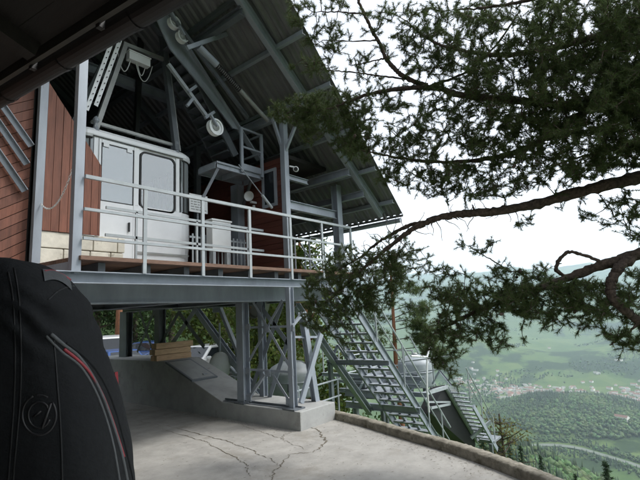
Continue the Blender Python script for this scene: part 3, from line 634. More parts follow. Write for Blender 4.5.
# hanger
H = M['steel_dark']
def hang(nm, p, q, w, h, m=H, sh='box'): return MB().beam(p, q, w, h, sh, up=(0, 1, 0)).build(nm, m, K)
f1, f2, f3, f4 = Vector((3.04, 6.98, 5.0)), Vector((4.50, 6.98, 5.0)), Vector((3.04, 8.5, 5.0)), Vector((4.50, 8.5, 5.0))
t1, t2 = at(125, 46, Y=7.15), at(164, 61, Y=7.15); ap = at(156, -14, Y=7.3)
hang('hanger_strut', f1, t1, .075, .07, M['grey']); hang('hanger_strut', f2, ap, .09, .10, H)
MB().beam(f2+Vector((.06, -.03, 0)), ap+Vector((.06, -.03, 0)), .02, .03).build('hanger_strut_flange', M['grey'], K)
hang('hanger_strut', f3, t1+Vector((0, .9, 0)), .075, .07, H); hang('hanger_strut', f4, ap+Vector((0, .5, 0)), .09, .10, M['black'])
hang('hanger_bar', t1+Vector((-.03, 0, .03)), t2+Vector((.1, 0, .03)), .07, .05, M['grey']); hang('hanger_bar', f1+Vector((-.05, .06, .12)), f2+Vector((.05, .06, .12)), .05, .05, M['grey'])
hang('hanger_bar', t1, t1+Vector((0, .9, 0)), .06, .06); hang('hanger_bar', t2+Vector((.12, 0, 0)), ap+Vector((.02, 0, -.1)), .05, .05, M['black'])
for f_ in (f1, f2):
    MB().lathe([(.07, -.06), (.045, 0), (.03, .08), (.05, .12), (.05, .16), (.02, .2)], f_, (0, 0, 1), 12).build('hanger_bolt', M['galv'], K)
# perforated ladder on the hanger
for k, off in enumerate((0, .105)):
    p, q = at(86.5+off*88, 110-off*40, Y=7.0), at(111+off*88, 44-off*40, Y=7.0); d = (q-p).normalized(); mb = MB(); mb.beam(p, q, .012, .065, up=(1, 0, 0)); sd = d.cross(Vector((0, -1, 0))).normalized()
    lo = mb.build('ladder_rail', M['white'], K); mb = MB()
    for i in range(11): mb.lathe([(.009, -.008), (.009, .008)], p.lerp(q, (i+.5)/11)+Vector((0, -.028, 0)), (0, 1, 0), 8)
    mb.build('hole', M['black'], lo)
for i in range(6):
    t = (i+.5)/6; p = at(86.5+24.5*t, 110-66*t, Y=7.02); q = at(95.7+24.5*t, 106-66*t, Y=7.02); MB().tube([p, q], .011, 6).build('ladder_rung', M['black'], K)
EB = thing('control_box', 'pale control box with hanging loops of cable under the hanger bar', 'electrical box', at(138, 60, Y=7.1))
c = at(138.5, 60, Y=7.1); MB().box(c, (.40, .12, .15)).build('housing', M['whitepl'], EB, bevel=.006); MB().box(c+Vector((0, 0, .085)), (.42, .14, .02)).build('lid', M['whitepl'], EB)
for (x0, x1, dz) in ((-.15, -.36, .36), (-.05, .3, .42), (-.02, .17, .3)):
    p, q = c+Vector((x0, 0, -.07)), c+Vector((x1, .05, .02)); MB().tube([p.lerp(q, t/12)+Vector((0, 0, -dz*4*(t/12)*(1-t/12)*.8)) for t in range(13)], .008, 6).build('cable', M['dish'], EB)
# ------------------------------------------------------------------ rope track with sheaves, service stair and platform
T = thing('rope_track', 'blue grey slanting rope track girder above the cabin', 'track girder', (5, 6.55, 6))
Y = 6.55; pA, pB = at(140, -20, Y=Y), at(262, 166, Y=Y); dT = (pB-pA).normalized(); nT = Vector((dT.z, 0, -dT.x)); nT = nT if nT.z < 0 else -nT
MB().prism([at(150, 4, Y=Y), at(166, 16, Y=Y), at(240, 130, Y=Y), at(233, 128, Y=Y), at(203, 88, Y=Y), at(170, 48, Y=Y)], (0, .03, 0)).build('web_plate', M['steel'], T)
MB().beam(at(158, 2, Y=Y), at(259, 160, Y=Y), .12, .03, up=(0, 0, 1)).build('top_flange', M['steel'], T)
MB().beam(at(168, 64, Y=Y), at(207, 117, Y=Y), .06, .06, up=(0, 0, 1)).build('lower_chord', M['rail'], T)
MB().beam(at(170, 14, Y=6.3), at(248, 118, Y=6.3), .05, .07, up=(0, 0, 1)).build('rail', M['steel_dark'], T)
for (a, b) in (((193, 98), (187, 106)), ((214, 112), (205, 118)), ((188, 92), (196, 86))): MB().beam(at(*a, Y=Y-.02), at(*b, Y=Y-.02), .05, .05).build('strut', M['steel'], T)
def sheave(px, py, Y, r, lab, cover=M['white']):
    c = at(px, py, Y=Y); s = thing('rope_sheave', lab, 'pulley wheel', c, 'rope pulleys on the track girder')
    MB().lathe([(r*.45, -.02), (r*.8, -.02), (r*.84, -.045), (r, -.05), (r, -.035), (r*.9, 0), (r, .035), (r, .05), (r*.84, .045), (r*.8, .02), (r*.45, .02)], c, (0, 1, 0), 32).build('rim', cover, s, smooth=False)
    MB().lathe([(r*.12, -.06), (r*.46, -.04), (r*.46, .04), (r*.12, .06)], c, (0, 1, 0), 20).build('hub', M['grey'], s)
    MB().beam(c+Vector((0, -.07, 0)), c-dT*r*1.35+Vector((0, -.07, .02)), .03, .06, up=(0, 1, 0)).build('fork_arm', M['steel'], s)
    return s
sheave(215, 127.5, 6.35, .158, 'large white pulley wheel at the lower end of the rope track, above the platform')
sheave(182, 37, 6.35, .11, 'small white rimmed pulley wheel upper on the rope track, near the gutter', M['whitepl']); sheave(174, 23, 6.35, .11, 'topmost small pulley wheel on the rope track, half hidden by the gutter', M['whitepl'])
W = thing('service_stair', 'dark steel service stair slanting down beside the rope track', 'stair', (5, 7, 5))
Y0, Y1 = 6.75, 7.35; sA, sB = at(160, 52, Y=7.35), at(217, 163, Y=7.35)
for yy in (Y0, Y1): MB().beam((sA.x, yy, sA.z), (sB.x, yy, sB.z), .04, .16).build('stringer', M['steel_dark'], W)
for i in range(12):
    p = sA.lerp(sB, (i+.5)/12); MB().bb((p.x-.13, Y0+.03, p.z-.015), (p.x+.13, Y1-.03, p.z+.015)).build('tread', M['steel_dark'], W)
pl = thing('service_platform', 'small grey steel platform with a two bar railing below the rope track', 'platform', (5.6, 6.7, 4.75))
zp = 4.73; px0, px1 = at(217, 161, Y=6.4).x, at(261, 168, Y=6.4).x
MB().bb((px0, 6.4, zp), (px1, 6.95, zp+.04)).build('floor', M['galv'], pl)
for (a, b) in (((px0, 6.39, zp-.05), (px1, 6.39, zp-.05)), ((px0, 6.96, zp-.05), (px1, 6.96, zp-.05)), ((px0-.01, 6.42, zp-.05), (px0-.01, 6.94, zp-.05)), ((px1+.01, 6.42, zp-.05), (px1+.01, 6.94, zp-.05)), (((px0+px1)/2, 6.42, zp-.055), ((px0+px1)/2, 6.94, zp-.055))): MB().beam(a, b, .04, .10, 'C').build('frame', M['steel'], pl)
xr = at(241, 122, Y=6.37).x
for x in (xr, px1): MB().beam((x, 6.37, zp-.06), (x, 6.37, zp+.86), .06, .04).build('post', M['steel'], pl)
for z in (.84, .46): MB().beam((xr, 6.37, zp+z), (px1, 6.37, zp+z), .035, .035).build('rail', M['steel'], pl); MB().beam((px1, 6.39, zp+z), (px1, 6.95, zp+z), .035, .035).build('rail', M['steel'], pl)
MB().beam((xr, 6.37, zp+.06), (px1, 6.37, zp+.06), .015, .12).build('toe_board', M['steel'], pl)
MB().beam((px0+.03, 6.42, zp-.1), (px0-.28, 6.5, zp-.75), .05, .05).build('brace', M['steel_dark'], pl); MB().beam((px1-.1, 6.6, zp-.1), (6.12, 7.0, zp-.5), .05, .05).build('brace', M['steel_dark'], pl)
MB().beam((px0-.25, 7.5, 2.72), (px0-.25, 7.5, zp+.6), .05, .05).build('post', M['steel_dark'], pl)
Q = thing('tension_cylinder', 'long grey tension cylinder with a spring collar hung under the roof', 'cylinder', at(225, 72, Y=6.0))
a, b, c, d = at(199, 47, Y=6.0), at(217, 65, Y=6.0), at(240, 90, Y=6.0), at(268, 121, Y=6.0)
MB().tube([a, b], .062, 14).build('barrel', M['steel'], Q, smooth=False); MB().tube([c, d], .042, 12).build('rod', M['grey'], Q)
P = []
for i in range(140):
    t = i/139; ax = (c-b).normalized(); e = ax.orthogonal().normalized(); g = ax.cross(e); an = 2*PI*t*16; P.append(b.lerp(c, t)+(e*math.cos(an)+g*math.sin(an))*.045)
MB().tube(P, .011, 5).build('spring', M['black'], Q); MB().tube([b, c], .03, 10).build('core', M['grey'], Q)
a0, b0 = at(187, 48, Y=6.0), at(227, 34, Y=6.0); MB().beam(a0, b0, .05, .07, 'box').build('bracket', M['steel'], Q); MB().beam(b0, b0+Vector((.25, 0, .28)), .05, .05).build('bracket_post', M['steel'], Q)
# ------------------------------------------------------------------ steel towers below the deck
TW = thing('steel_tower', 'cross braced steel tower standing on the foundation block under the deck corner', 'steel tower', (6.2, 6.1, .3))
def tb(nm, p, q, w=.06, h=.06, sh='L', m=st, par=TW, up=(1, 0, 0)): return MB().beam(p, q, w, h, sh, up=up).build(nm, m, par)
TX = 5.85
tb('leg', (TX, 6.8, .3), (TX, 6.8, 2.17), .19, .17, 'I'); tb('leg', (TX, 5.52, .3), (TX, 5.52, 2.38), .10, .11, 'I')
for y in (6.8, 5.52): MB().bb((TX-.14, y-.14, .302), (TX+.14, y+.14, .325)).build('base_plate', M['steel_dark'], TW)
def pt(x, y, X=TX): return at(x, y, X=X)
for i, (a, b) in enumerate((((254, 302), (290, 366)), ((282, 300), (248, 362)), ((249, 398), (265, 374)), ((272, 374), (290, 403)))):
    dx = Vector((.03*(i % 2), 0, 0)); tb('brace', pt(*a)+dx, pt(*b)+dx, .05, .05)
tb('girt', (TX+.05, 6.72, pt(270, 327).z), (TX+.05, 5.56, pt(270, 327).z), .04, .05); tb('girt', (TX+.05, 6.72, pt(270, 371).z), (TX+.05, 5.56, pt(270, 371).z), .04, .06)
for (x_, y_) in ((268, 329), (249, 327), (292, 328), (249, 371), (292, 372), (250, 398), (290, 402), (269, 373)):
    p = pt(x_, y_); pl_ = MB().box(p+Vector((-.032, 0, 0)), (.008, .13, .12)).build('gusset', st, TW); mb = MB()
    for dy in (-.04, .04):
        for dz in (-.035, .035): mb.lathe([(.010, .0), (.010, .008), (.004, .011)], p+Vector((-.036, dy, dz)), (-1, 0, 0), 6)
    mb.build('bolt_set', M['galv'], pl_)
XR = 6.5
for a, b in (((283, 303), (250, 396)), ((292, 330), (269, 401)), ((258, 302), (290, 345))): tb('rear_brace', pt(*a, X=XR), pt(*b, X=XR), .10, .05)
tb('rear_leg', (XR, 6.95, .3), (XR, 6.95, 2.2), .12, .12, 'I')
p = at(302, 312, Y=5.6); q = at(325, 402, Y=5.6); tb('raking_leg', p, (6.55, 5.62, .3), .11, .11, 'I', up=(0, 1, 0)); tb('raking_leg', at(321, 334, Y=5.45), at(301, 403, Y=5.45), .10, .05, 'C', up=(0, 1, 0)); tb('brace', at(303, 313, Y=5.5), at(291, 327, Y=5.5), .05, .05, up=(0, 1, 0))
tb('girt', at(293, 337, Y=5.6), at(321, 337, Y=5.6), .04, .04, up=(0, 0, 1))
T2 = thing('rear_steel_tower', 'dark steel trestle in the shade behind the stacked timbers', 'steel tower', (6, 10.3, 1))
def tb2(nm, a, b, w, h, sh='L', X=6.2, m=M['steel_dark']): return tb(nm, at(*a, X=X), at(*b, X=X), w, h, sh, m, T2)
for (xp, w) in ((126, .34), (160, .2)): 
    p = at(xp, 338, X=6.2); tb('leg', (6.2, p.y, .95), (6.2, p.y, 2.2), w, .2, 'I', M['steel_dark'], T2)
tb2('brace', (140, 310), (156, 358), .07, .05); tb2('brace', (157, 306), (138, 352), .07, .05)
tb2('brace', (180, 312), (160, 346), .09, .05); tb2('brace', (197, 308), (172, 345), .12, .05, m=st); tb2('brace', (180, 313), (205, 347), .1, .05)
T3 = thing('raking_strut_frame', 'long grey raking struts crossing the gap behind the tower', 'steel frame', (7.4, 8.5, 0))
def tb3(nm, a, b, w, h, sh='I', X=7.4, m=st): return tb(nm, at(*a, X=X), at(*b, X=X), w, h, sh, m, T3)
tb3('raker', (194, 306), (262, 400), .15, .13); tb3('raker', (218, 303), (246, 372), .09, .09, 'box'); tb3('tie', (244, 345), (224, 376), .05, .05, 'L'); tb3('raker', (224, 362), (246, 384), .08, .08, 'box')
MB().bb((at(217, 308, X=7.4).x-.05, at(217, 308, X=7.4).y-.12, 2.05), (at(217, 308, X=7.4).x+.05, at(217, 308, X=7.4).y+.12, 2.3)).build('gusset', st, T3)
o = thing('mirror', 'pale oval traffic mirror seen from behind, hanging on a thin pole beside the hatch ramp', 'mirror', at(220, 366, X=7.2))
c = at(220, 366, X=7.2); e = (CAM-c); e.z = 0; e = e.normalized(); sd = e.cross(Vector((0, 0, 1)))
vs = []; n = 28
for (k, dd) in ((1, 0), (1, .03), (.86, .07), (.5, .11), (.02, .12)):
    for i in range(n): a = 2*PI*i/n; vs.append(c+sd*(.27*k*math.cos(a))+Vector((0, 0, .345*k*math.sin(a)))+e*dd)
MB().add(vs, [(j*n+i, j*n+(i+1) % n, (j+1)*n+(i+1) % n, (j+1)*n+i) for j in range(4) for i in range(n)]+[tuple(range(n))[::-1]]).build('shell', M['dish'], o, smooth=True)
MB().tube([c-e*.05+Vector((0, 0, -.9)), c-e*.05+Vector((0, 0, 1.05))], .025, 8).build('pole', st, o)
o = thing('pipe_hoop', 'bent white pipe hoops beside the ramp, just right of the oval mirror', 'pipe', at(232, 385, X=7))
for k in range(3):
    L = [at(222+k*4+16*t, 398-22*math.sin(PI*min(1, t*1.25)*.62)-k*2, X=7.0+k*.06) for t in [i/12 for i in range(13)]]; MB().tube(L, .022, 8).build('hoop', M['tank'], o)
s = thing('return_pulley', 'big dark pulley wheel with pale rim under the deck above the tower', 'pulley', at(257, 294, X=7.3)); c = at(257, 299, X=7.3)
MB().lathe([(.30, -.05), (.40, -.06), (.44, -.09), (.46, -.09), (.43, 0), (.46, .09), (.44, .09), (.40, .06), (.30, .05)], c, (1, -.25, 0), 36).build('rim', M['grey'], s)
MB().lathe([(.05, -.08), (.12, -.07), (.13, -.03), (.40, -.02), (.40, .02), (.13, .03), (.12, .07), (.05, .08)], c, (1, -.25, 0), 28).build('disc', M['black'], s)
for k in range(5): a = 2*PI*k/5+.4; MB().lathe([(.03, -.05), (.02, -.06)], c+Vector((0, math.cos(a)*.25, math.sin(a)*.25)), (1, -.25, 0), 10).build('bolt', M['planks'], s)
MB().beam(c+Vector((.2, 0, 0)), c+Vector((.2, 0, .6)), .1, .1).build('hanger', M['steel_dark'], s)
def tank(c, r, h, ax, lab):
    t = thing('tank', lab, 'tank', c); c = Vector(c)
    MB().lathe([(r*.02, h+.42*r), (r*.45, h+.36*r), (r*.8, h+.18*r), (r*.97, h), (r, h-.06), (r, 0), (r*.95, -.05)], c, (0, 0, 1), 30).build('shell', M['tank'], t, smooth=True)
    MB().lathe([(r*1.015, h*.55), (r*1.03, h*.57), (r*1.03, h*.60), (r*1.015, h*.62)], c, (0, 0, 1), 30).build('band', M['galv'], t)
    MB().lathe([(.09, h+.3*r), (.09, h+.46*r), (.07, h+.5*r)], c, (0, 0, 1), 14).build('cap', M['grey'], t)
    e = (CAM-c); e.z = 0; e = e.normalized(); MB().box(c+e*(r+.01)+Vector((.0, 0, h*.42)), (.16, .16, .2)).build('fitting', M['steel_dark'], t)
    for k in range(3): a = 2*PI*k/3; MB().beam(c+Vector((math.cos(a)*r*.8, math.sin(a)*r*.8, -.05)), c+Vector((math.cos(a)*r*.8, math.sin(a)*r*.8, -.6)), .06, .06).build('foot', M['steel_dark'], t)
tank(at(292, 394, X=9.2), .66, .62, None, 'pale domed tank seen between the tower legs')
tank(at(417, 384, X=13.2), .56, .68, None, 'pale rounded tank on the lower platform behind the outside stair')
# ------------------------------------------------------------------ outside stair
O = thing('outside_stair', 'long grey steel stair descending outside from the deck end past the kerb', 'stair', (9.5, 6.3, .5))
sl = 1.0455; SY0, SY1 = 5.9, 6.95
def sz(x): return 2.72-sl*(x-7.76)
xe = 12.7
def flight(root, x0, x1, y0, y1, zf, n, mt=M['galv'], hs=.2):
    for y in (y0, y1): MB().beam((x0, y, zf(x0)-.07), (x1, y, zf(x1)-.07), .05, hs, 'C', up=(0, 0, 1)).build('stringer', M['steel'], root)
    for i in range(n):
        x = x0+(x1-x0)*(i+.5)/n; MB().bb((x-.12, y0+.03, zf(x)-.05), (x+.12, y1-.03, zf(x)-.012)).build('tread', mt, root)
flight(O, 7.8, xe, SY0, SY1, sz, 22)
MB().beam((7.9, SY0+.42, sz(7.9)+.02), (xe, SY0+.42, sz(xe)+.02), .08, .05, 'box').build('carriage_beam', M['steel'], O); MB().beam((7.9, SY0+.72, sz(7.9)+.02), (xe, SY0+.72, sz(xe)+.02), .08, .05, 'box').build('carriage_beam', M['steel'], O)
MB().beam((8.0, 7.35, sz(8.0)-.35), (10.9, 7.35, sz(10.9)-.35), .16, .16, 'I').build('raking_beam', M['steel'], O)
for y in (SY0-.04, SY1+.04):
    for z, r in ((.93, .022), (.48, .016)): MB().tube([(7.85, y, sz(7.85)+z), (xe, y, sz(xe)+z)], r, 8).build('handrail', M['rail'], O)
    for x in (8.0, 9.15, 10.3, 11.45, 12.2): MB().tube([(x, y, sz(x)-.1), (x, y, sz(x)+.93)], .02, 8).build('post', M['rail'], O)
Xh = 9.4; a, b = at(327, 362, X=Xh), at(389, 363, X=Xh); MB().beam(a, b, .09, .12, 'I').build('cross_beam', M['steel'], O)
Xh = 10.9; a, b = at(346, 404, X=Xh), at(420, 411, X=Xh); MB().beam(a, b, .12, .17, 'I').build('cross_beam', M['steel'], O)
for (a, b) in (((352, 402), (362, 382)), ((388, 400), (395, 380))): MB().beam(at(*a, X=10.85), at(*b, X=10.6), .08, .08, 'L').build('brace', M['steel'], O)
MB().beam(at(330, 362, X=9.4), at(338, 345, X=9.4), .06, .06).build('brace', M['steel'], O); MB().beam(at(350, 363, X=9.4), at(338, 345, X=9.4), .06, .06).build('brace', M['steel'], O)
for px_ in (330,): MB().beam(at(px_, 362, X=9.4), at(px_, 362, X=9.4)+Vector((0, 0, -4)), .10, .10, 'I').build('support_post', M['steel'], O)
for px_ in (356,): MB().beam(at(px_, 408, X=10.9), at(px_, 408, X=10.9)+Vector((0, 0, -4)), .12, .12, 'I').build('support_post', M['steel'], O)
L = thing('lower_platform', 'grey steel lower platform with railings beside the outside stair', 'platform', (12.5, 6.8, -.5))
pz = -.42
MB().bb((11.4, 7.25, pz-.04), (13.6, 8.6, pz)).build('floor', M['galv'], L)
for y in (7.27, 7.8, 8.58): MB().beam((11.4, y, pz-.13), (13.6, y, pz-.13), .08, .16, 'I').build('beam', M['steel'], L)
for x in (11.42, 13.58): MB().beam((x, 7.25, pz-.13), (x, 8.6, pz-.13), .08, .16, 'I').build('beam', M['steel'], L)
for x in (11.6, 13.4):
    for y in (7.4, 8.4): MB().beam((x, y, pz-.2), (x, y, pz-6), .1, .1).build('support_post', M['steel_dark'], L)
for z in (.45, .95): MB().tube([(11.45, 8.55, pz+z), (13.55, 8.55, pz+z), (13.55, 7.3, pz+z)], .022, 8).build('rail', M['rail'], L)
for x in (11.45, 12.5, 13.55): MB().tube([(x, 8.55, pz), (x, 8.55, pz+.95)], .022, 8).build('post', M['rail'], L)
MB().bb((11.5, 7.9, pz+.05), (13.4, 8.3, pz+.35)).build('winch_housing', M['steel_dark'], L)
for k, (a, b, X_, w_) in enumerate((((322, 374), (424, 379), 11.35, .09), ((338, 381), (420, 386), 11.3, .06), ((340, 390), (428, 395), 11.6, .10), ((352, 397), (414, 400), 11.9, .05))): MB().beam(at(*a, X=X_), at(*b, X=X_), w_, w_*1.2, 'I').build('beam', M['steel'], L)
for (a, b) in (((330, 388), (352, 374)), ((352, 374), (366, 396)), ((366, 396), (386, 377)), ((386, 377), (404, 398)), ((404, 398), (420, 381)), ((432, 384), (444, 362)), ((436, 366), (452, 386))): MB().beam(at(*a, X=11.7), at(*b, X=11.7), .05, .05, 'L').build('brace', M['steel'], L)
for px_ in (324, 340, 406, 434): MB().tube([at(px_, 380, X=11.5), at(px_, 380, X=11.5)+Vector((0, 0, .9))], .022, 8).build('post', M['rail'], L)
MB().tube([at(400, 362, X=11.5), at(450, 356, X=11.5)], .02, 8).build('rail', M['rail'], L); MB().tube([at(400, 374, X=11.5), at(452, 368, X=11.5)], .016, 8).build('rail', M['rail'], L)
h = [at(411, 356, Y=5.6), at(427, 357, Y=5.6), at(431, 343, Y=5.6)]; h2 = at(427, 388, Y=5.6)
MB().tube([h[0], h[1], h[1]+(h[2]-h[1])*.4, h[2]], .025, 8).build('grab_rail', M['whitepl'], L); MB().tube([h[1], h2, h2+Vector((0, 0, -.6))], .025, 8).build('grab_rail', M['whitepl'], L)
# second flight with solid side panel
Z = thing('lower_stair', 'second steel stair with a dark solid side and grating treads at the right end', 'stair', (11.5, 5.4, -.6))
p0, p1 = at(447, 387, Y=6.6), at(476, 437, Y=6.6); k2 = (p0.z-p1.z)/(p1.x-p0.x)
def z2(x): return p0.z-k2*(x-p0.x)
ya, yb = 6.02, 6.6
MB().beam((p0.x-.1, yb, z2(p0.x-.1)-.07), (p1.x+.1, yb, z2(p1.x+.1)-.07), .07, .14).build('stringer', M['rail'], Z); MB().beam((p0.x+.6, ya, z2(p0.x+.6)-.07), (p1.x+.35, ya, z2(p1.x+.35)-.07), .05, .16).build('stringer', M['steel'], Z)
for i in range(13):
    x = p0.x+.1+(p1.x-p0.x+.1)*(i+.5)/13; MB().bb((x-.07, ya+.03, z2(x)-.04), (x+.09, yb-.04, z2(x)-.005)).build('tread', M['galv'], Z)
for i in range(5):
    yy = yb-.05-.05*i; MB().beam((p0.x, yy, z2(p0.x)+.02), (p1.x, yy, z2(p1.x)+.02), .012, .03).build('grating_bar', M['rail'], Z)
MB().prism([(p0.x-.1, yb+.04, z2(p0.x-.1)-.02), (p1.x, yb+.04, z2(p1.x)-.02), (p1.x-.1, yb+.04, z2(p1.x)-.5), (p0.x-1.2, yb+.04, z2(p0.x)-.6)], (0, .5, -.1)).build('side_panel', M['black'], Z)
MB().beam(at(423, 394, Y=6.62), at(447, 387, Y=6.62), .10, .10).build('head_beam', M['rail'], Z)
for (a, b, w_) in (((431, 408), (450, 404), .07), ((447, 388), (476, 437), .05), ((423, 394), (428, 402), .06), ((428, 402), (450, 402), .05)): MB().beam(at(*a, Y=6.57), at(*b, Y=6.57), .05, w_).build('rim', M['rail'], Z)
for y, dx in ((ya, .6), (yb, 0.0)):
    for z in (.9, .5): MB().tube([(p0.x+dx-.3, y, z2(p0.x+dx-.3)+z), (p1.x+.3, y, z2(p1.x+.3)+z)] if y == ya else [(p0.x-1.3, y+.5, z2(p0.x-.8)+z), (p0.x+.5, y+.45, z2(p0.x+1.0)+z-.3)], .02, 8).build('handrail', M['rail'], Z)
    if y == ya:
        for x in (p0.x+.4, p0.x+1.3, p1.x+.25): MB().tube([(x, y, z2(x)-.1), (x, y, z2(x)+.9)], .022, 8).build('post', M['rail'], Z)
a, b = at(471, 438, Y=6.5), at(491, 421, Y=5.9); MB().beam(a, b, .12, .09).build('foot_beam', M['rail'], Z); MB().bb((p1.x, ya-.05, z2(p1.x)-.12), (p1.x+.75, yb-.1, z2(p1.x)-.06)).build('landing', M['galv'], Z)
for y in (ya, yb+.6): MB().beam((p1.x-.2, y, z2(p1.x)-.1), (p1.x-.2, y, -7), .1, .1).build('support_post', M['steel_dark'], Z)
N = thing('kerb_side_railing', 'thin galvanised railing outside the foundation block, left of the stair', 'railing', (7.9, 7.2, -.2))
for z in (.25, .62): MB().tube([(7.1, 6.6, z-.3), (8.6, 6.6, z-.25)], .02, 8).build('rail', M['tank'], N)
for x in (7.15, 8.5): MB().tube([(x, 6.6, -2.5), (x, 6.6, .42)], .022, 8).build('post', M['tank'], N)
# ------------------------------------------------------------------ near house with eave
HS = thing('house', 'dark timber house whose eave and brown gutter overhang the top left corner', 'house', (-3, 2, 0))
ga, gb = Vector((.50, 5.3)), Vector((1.36, -.75))
gd = (gb-ga).normalized(); gn = Vector((gd.y, -gd.x)); gn = gn if gn.x < 0 else -gn
def g3(t, off, z): p = ga+gd*t+gn*off; return Vector((p.x, p.y, z))
GL = (gb-ga).length; GZ = 3.36
prof = [(-.0+.062*math.cos(a), .062*math.sin(a)) for a in [PI+PI*k/10 for k in range(11)]]
mb = MB(); vs = []
for t in (0, GL):
    for (o_, z) in prof: vs.append(g3(t, o_, GZ+z))
    for (o_, z) in prof[::-1]: vs.append(g3(t, o_*.93, GZ+z*.93+.001))
n = 22; mb.add(vs, [(k, (k+1) % n, n+(k+1) % n, n+k) for k in range(n)]+[tuple(range(n))[::-1], tuple(range(n, 2*n))])
gut = mb.build('gutter', M['gutter'], HS, smooth=False)
for t in np.arange(.35, GL, .62):
    vs = []; 
    for dt in (-.022, .022):
        for (o_, z) in prof: vs.append(g3(t+dt, o_*1.07, GZ+z*1.07))
    MB().add(vs, [(k, k+1, 11+k+1, 11+k) for k in range(10)]).build('joint', M['gutter'], gut)
MB().prism([g3(0, .085, GZ-.03), g3(0, .085, GZ+.10), g3(0, .11, GZ+.10), g3(0, .11, GZ-.03)], g3(GL, .085, 0)-g3(0, .085, 0)).build('fascia', M['clip'], HS)
for t in np.arange(.2, GL, .62): MB().box(g3(t, .08, GZ+.03), (.03, .03, .16), Matrix.Rotation(math.atan2(gd.y, gd.x), 3, 'Z')).build('gutter_clip', M['black'], HS)
mb = MB(); o_ = .115
while o_ < 2.6:
    zz = GZ+.02+(o_-.11)*.30; mb.prism([g3(0, o_, zz), g3(0, o_+.118, zz+.118*.3), g3(0, o_+.118, zz+.118*.3+.02), g3(0, o_, zz+.02)], g3(GL, 0, 0)-g3(0, 0, 0)); o_ += .12
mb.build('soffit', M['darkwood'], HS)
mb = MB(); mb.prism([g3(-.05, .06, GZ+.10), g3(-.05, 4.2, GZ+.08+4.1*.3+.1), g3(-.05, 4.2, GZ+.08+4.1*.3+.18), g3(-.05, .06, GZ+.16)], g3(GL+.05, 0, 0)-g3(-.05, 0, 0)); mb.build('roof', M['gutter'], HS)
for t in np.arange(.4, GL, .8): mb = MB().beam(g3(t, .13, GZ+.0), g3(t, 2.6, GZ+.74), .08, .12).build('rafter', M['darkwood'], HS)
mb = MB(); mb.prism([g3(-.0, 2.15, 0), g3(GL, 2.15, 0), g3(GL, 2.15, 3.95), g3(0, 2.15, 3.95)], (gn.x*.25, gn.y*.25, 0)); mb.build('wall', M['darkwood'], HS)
# ------------------------------------------------------------------ cars
def car(name, lab, px, py, D, rot, paint, van=False):
    p = at(px, py, D=D); g = -.72; c = Vector((p.x, p.y, g)); r = thing(name, lab, 'van' if van else 'car', (0, 0, 0))
    if van: low = [(-2.3, .35), (2.3, .35), (2.32, .8), (2.1, 1.05), (1.6, 1.15), (-2.25, 1.2), (-2.32, .8)]; top = [(1.62, 1.15), (.95, 1.92), (-2.15, 1.96), (-2.26, 1.2)]
    else: low = [(-2.05, .3), (2.05, .3), (2.1, .62), (1.95, .8), (.95, .93), (-1.85, .97), (-2.1, .65)]; top = [(1.0, .92), (.3, 1.42), (-1.05, 1.45), (-1.8, .96)]
    def loft(P, w0, w1, zs):
        mb = MB(); n = len(P); z0, z1 = zs
        f = lambda z: w0+(w1-w0)*max(0, min(1, (z-z0)/(z1-z0)))
        return mb.add([(x, -f(z), z) for x, z in P]+[(x, f(z), z) for x, z in P], [tuple(range(n))[::-1], tuple(range(n, 2*n))]+[(i, (i+1) % n, (i+1) % n+n, i+n) for i in range(n)])
    zt = top[1][1]
    loft(low, .86, .84, (.3, 1.2)).build('body', paint, r, bevel=.05); loft(top, .82, .64 if not van else .74, (top[0][1], zt)).build('cabin', paint, r, bevel=.03)
    def q(a, b, t): return (a[0]+(b[0]-a[0])*t, a[1]+(b[1]-a[1])*t)
    wy = lambda z: .82+((.64 if not van else .74)-.82)*max(0, min(1, (z-top[0][1])/(zt-top[0][1])))
    for (A, B) in ((top[0], top[1]), (top[3], top[2])):
        a, b = q(A, B, .1), q(A, B, .9); s = .012 if A is top[0] else -.012
        MB().add([(a[0]+s, -wy(a[1])+.09, a[1]+.012), (a[0]+s, wy(a[1])-.09, a[1]+.012), (b[0]+s, wy(b[1])-.09, b[1]+.012), (b[0]+s, -wy(b[1])+.09, b[1]+.012)], [(0, 1, 2, 3)]).build('windscreen' if s > 0 else 'rear_window', M['carglass'], r)
    for sg in (-1, 1):
        xm = (top[1][0]+top[2][0])/2
        for (xa, xb) in ((xm+.04, 1), (xm-.04, 0)):
            z0, z1 = top[0][1]+.06, zt-.08
            if xb: P = [(xa, z0), (q(top[0], top[1], .12)[0]-.12, z0), (q(top[0], top[1], .82)[0]-.12, z1), (xa, z1)]
            else: P = [(xa, z0), (q(top[3], top[2], .12)[0]+.12, z0), (q(top[3], top[2], .82)[0]+.12, z1), (xa, z1)]
            MB().add([(x, sg*(wy(z)+.012), z) for x, z in P], [(0, 1, 2, 3)]).build('side_window', M['carglass'], r)
        MB().box((2.06 if not van else 2.24, sg*.62, .70 if not van else .85), (.10, .34, .14)).build('headlight', M['lamp'], r, bevel=.03); MB().box((top[0][0]-.25, sg*.93, top[0][1]+.05), (.1, .16, .11)).build('door_mirror', paint, r, bevel=.02)
        for x in (-1.3, 1.35):
            w = MB().lathe([(.2, -.1), (.30, -.1), (.32, -.06), (.32, .06), (.30, .1), (.2, .1)], (x, sg*.78, .32), (0, 1, 0), 20).build('wheel', M['rubber'], r); MB().lathe([(.03, -.1), (.2, -.085), (.2, .085), (.03, .1)], (x, sg*.78, .32), (0, 1, 0), 14).build('rim', M['galv'], w)
    MB().box((2.08 if not van else 2.3, 0, .5), (.06, .9, .16)).build('grille', M['black'], r)
    r.location = c; r.rotation_euler = (0, 0, rot); return r
rot0 = math.atan2(-FH.y, -FH.x)
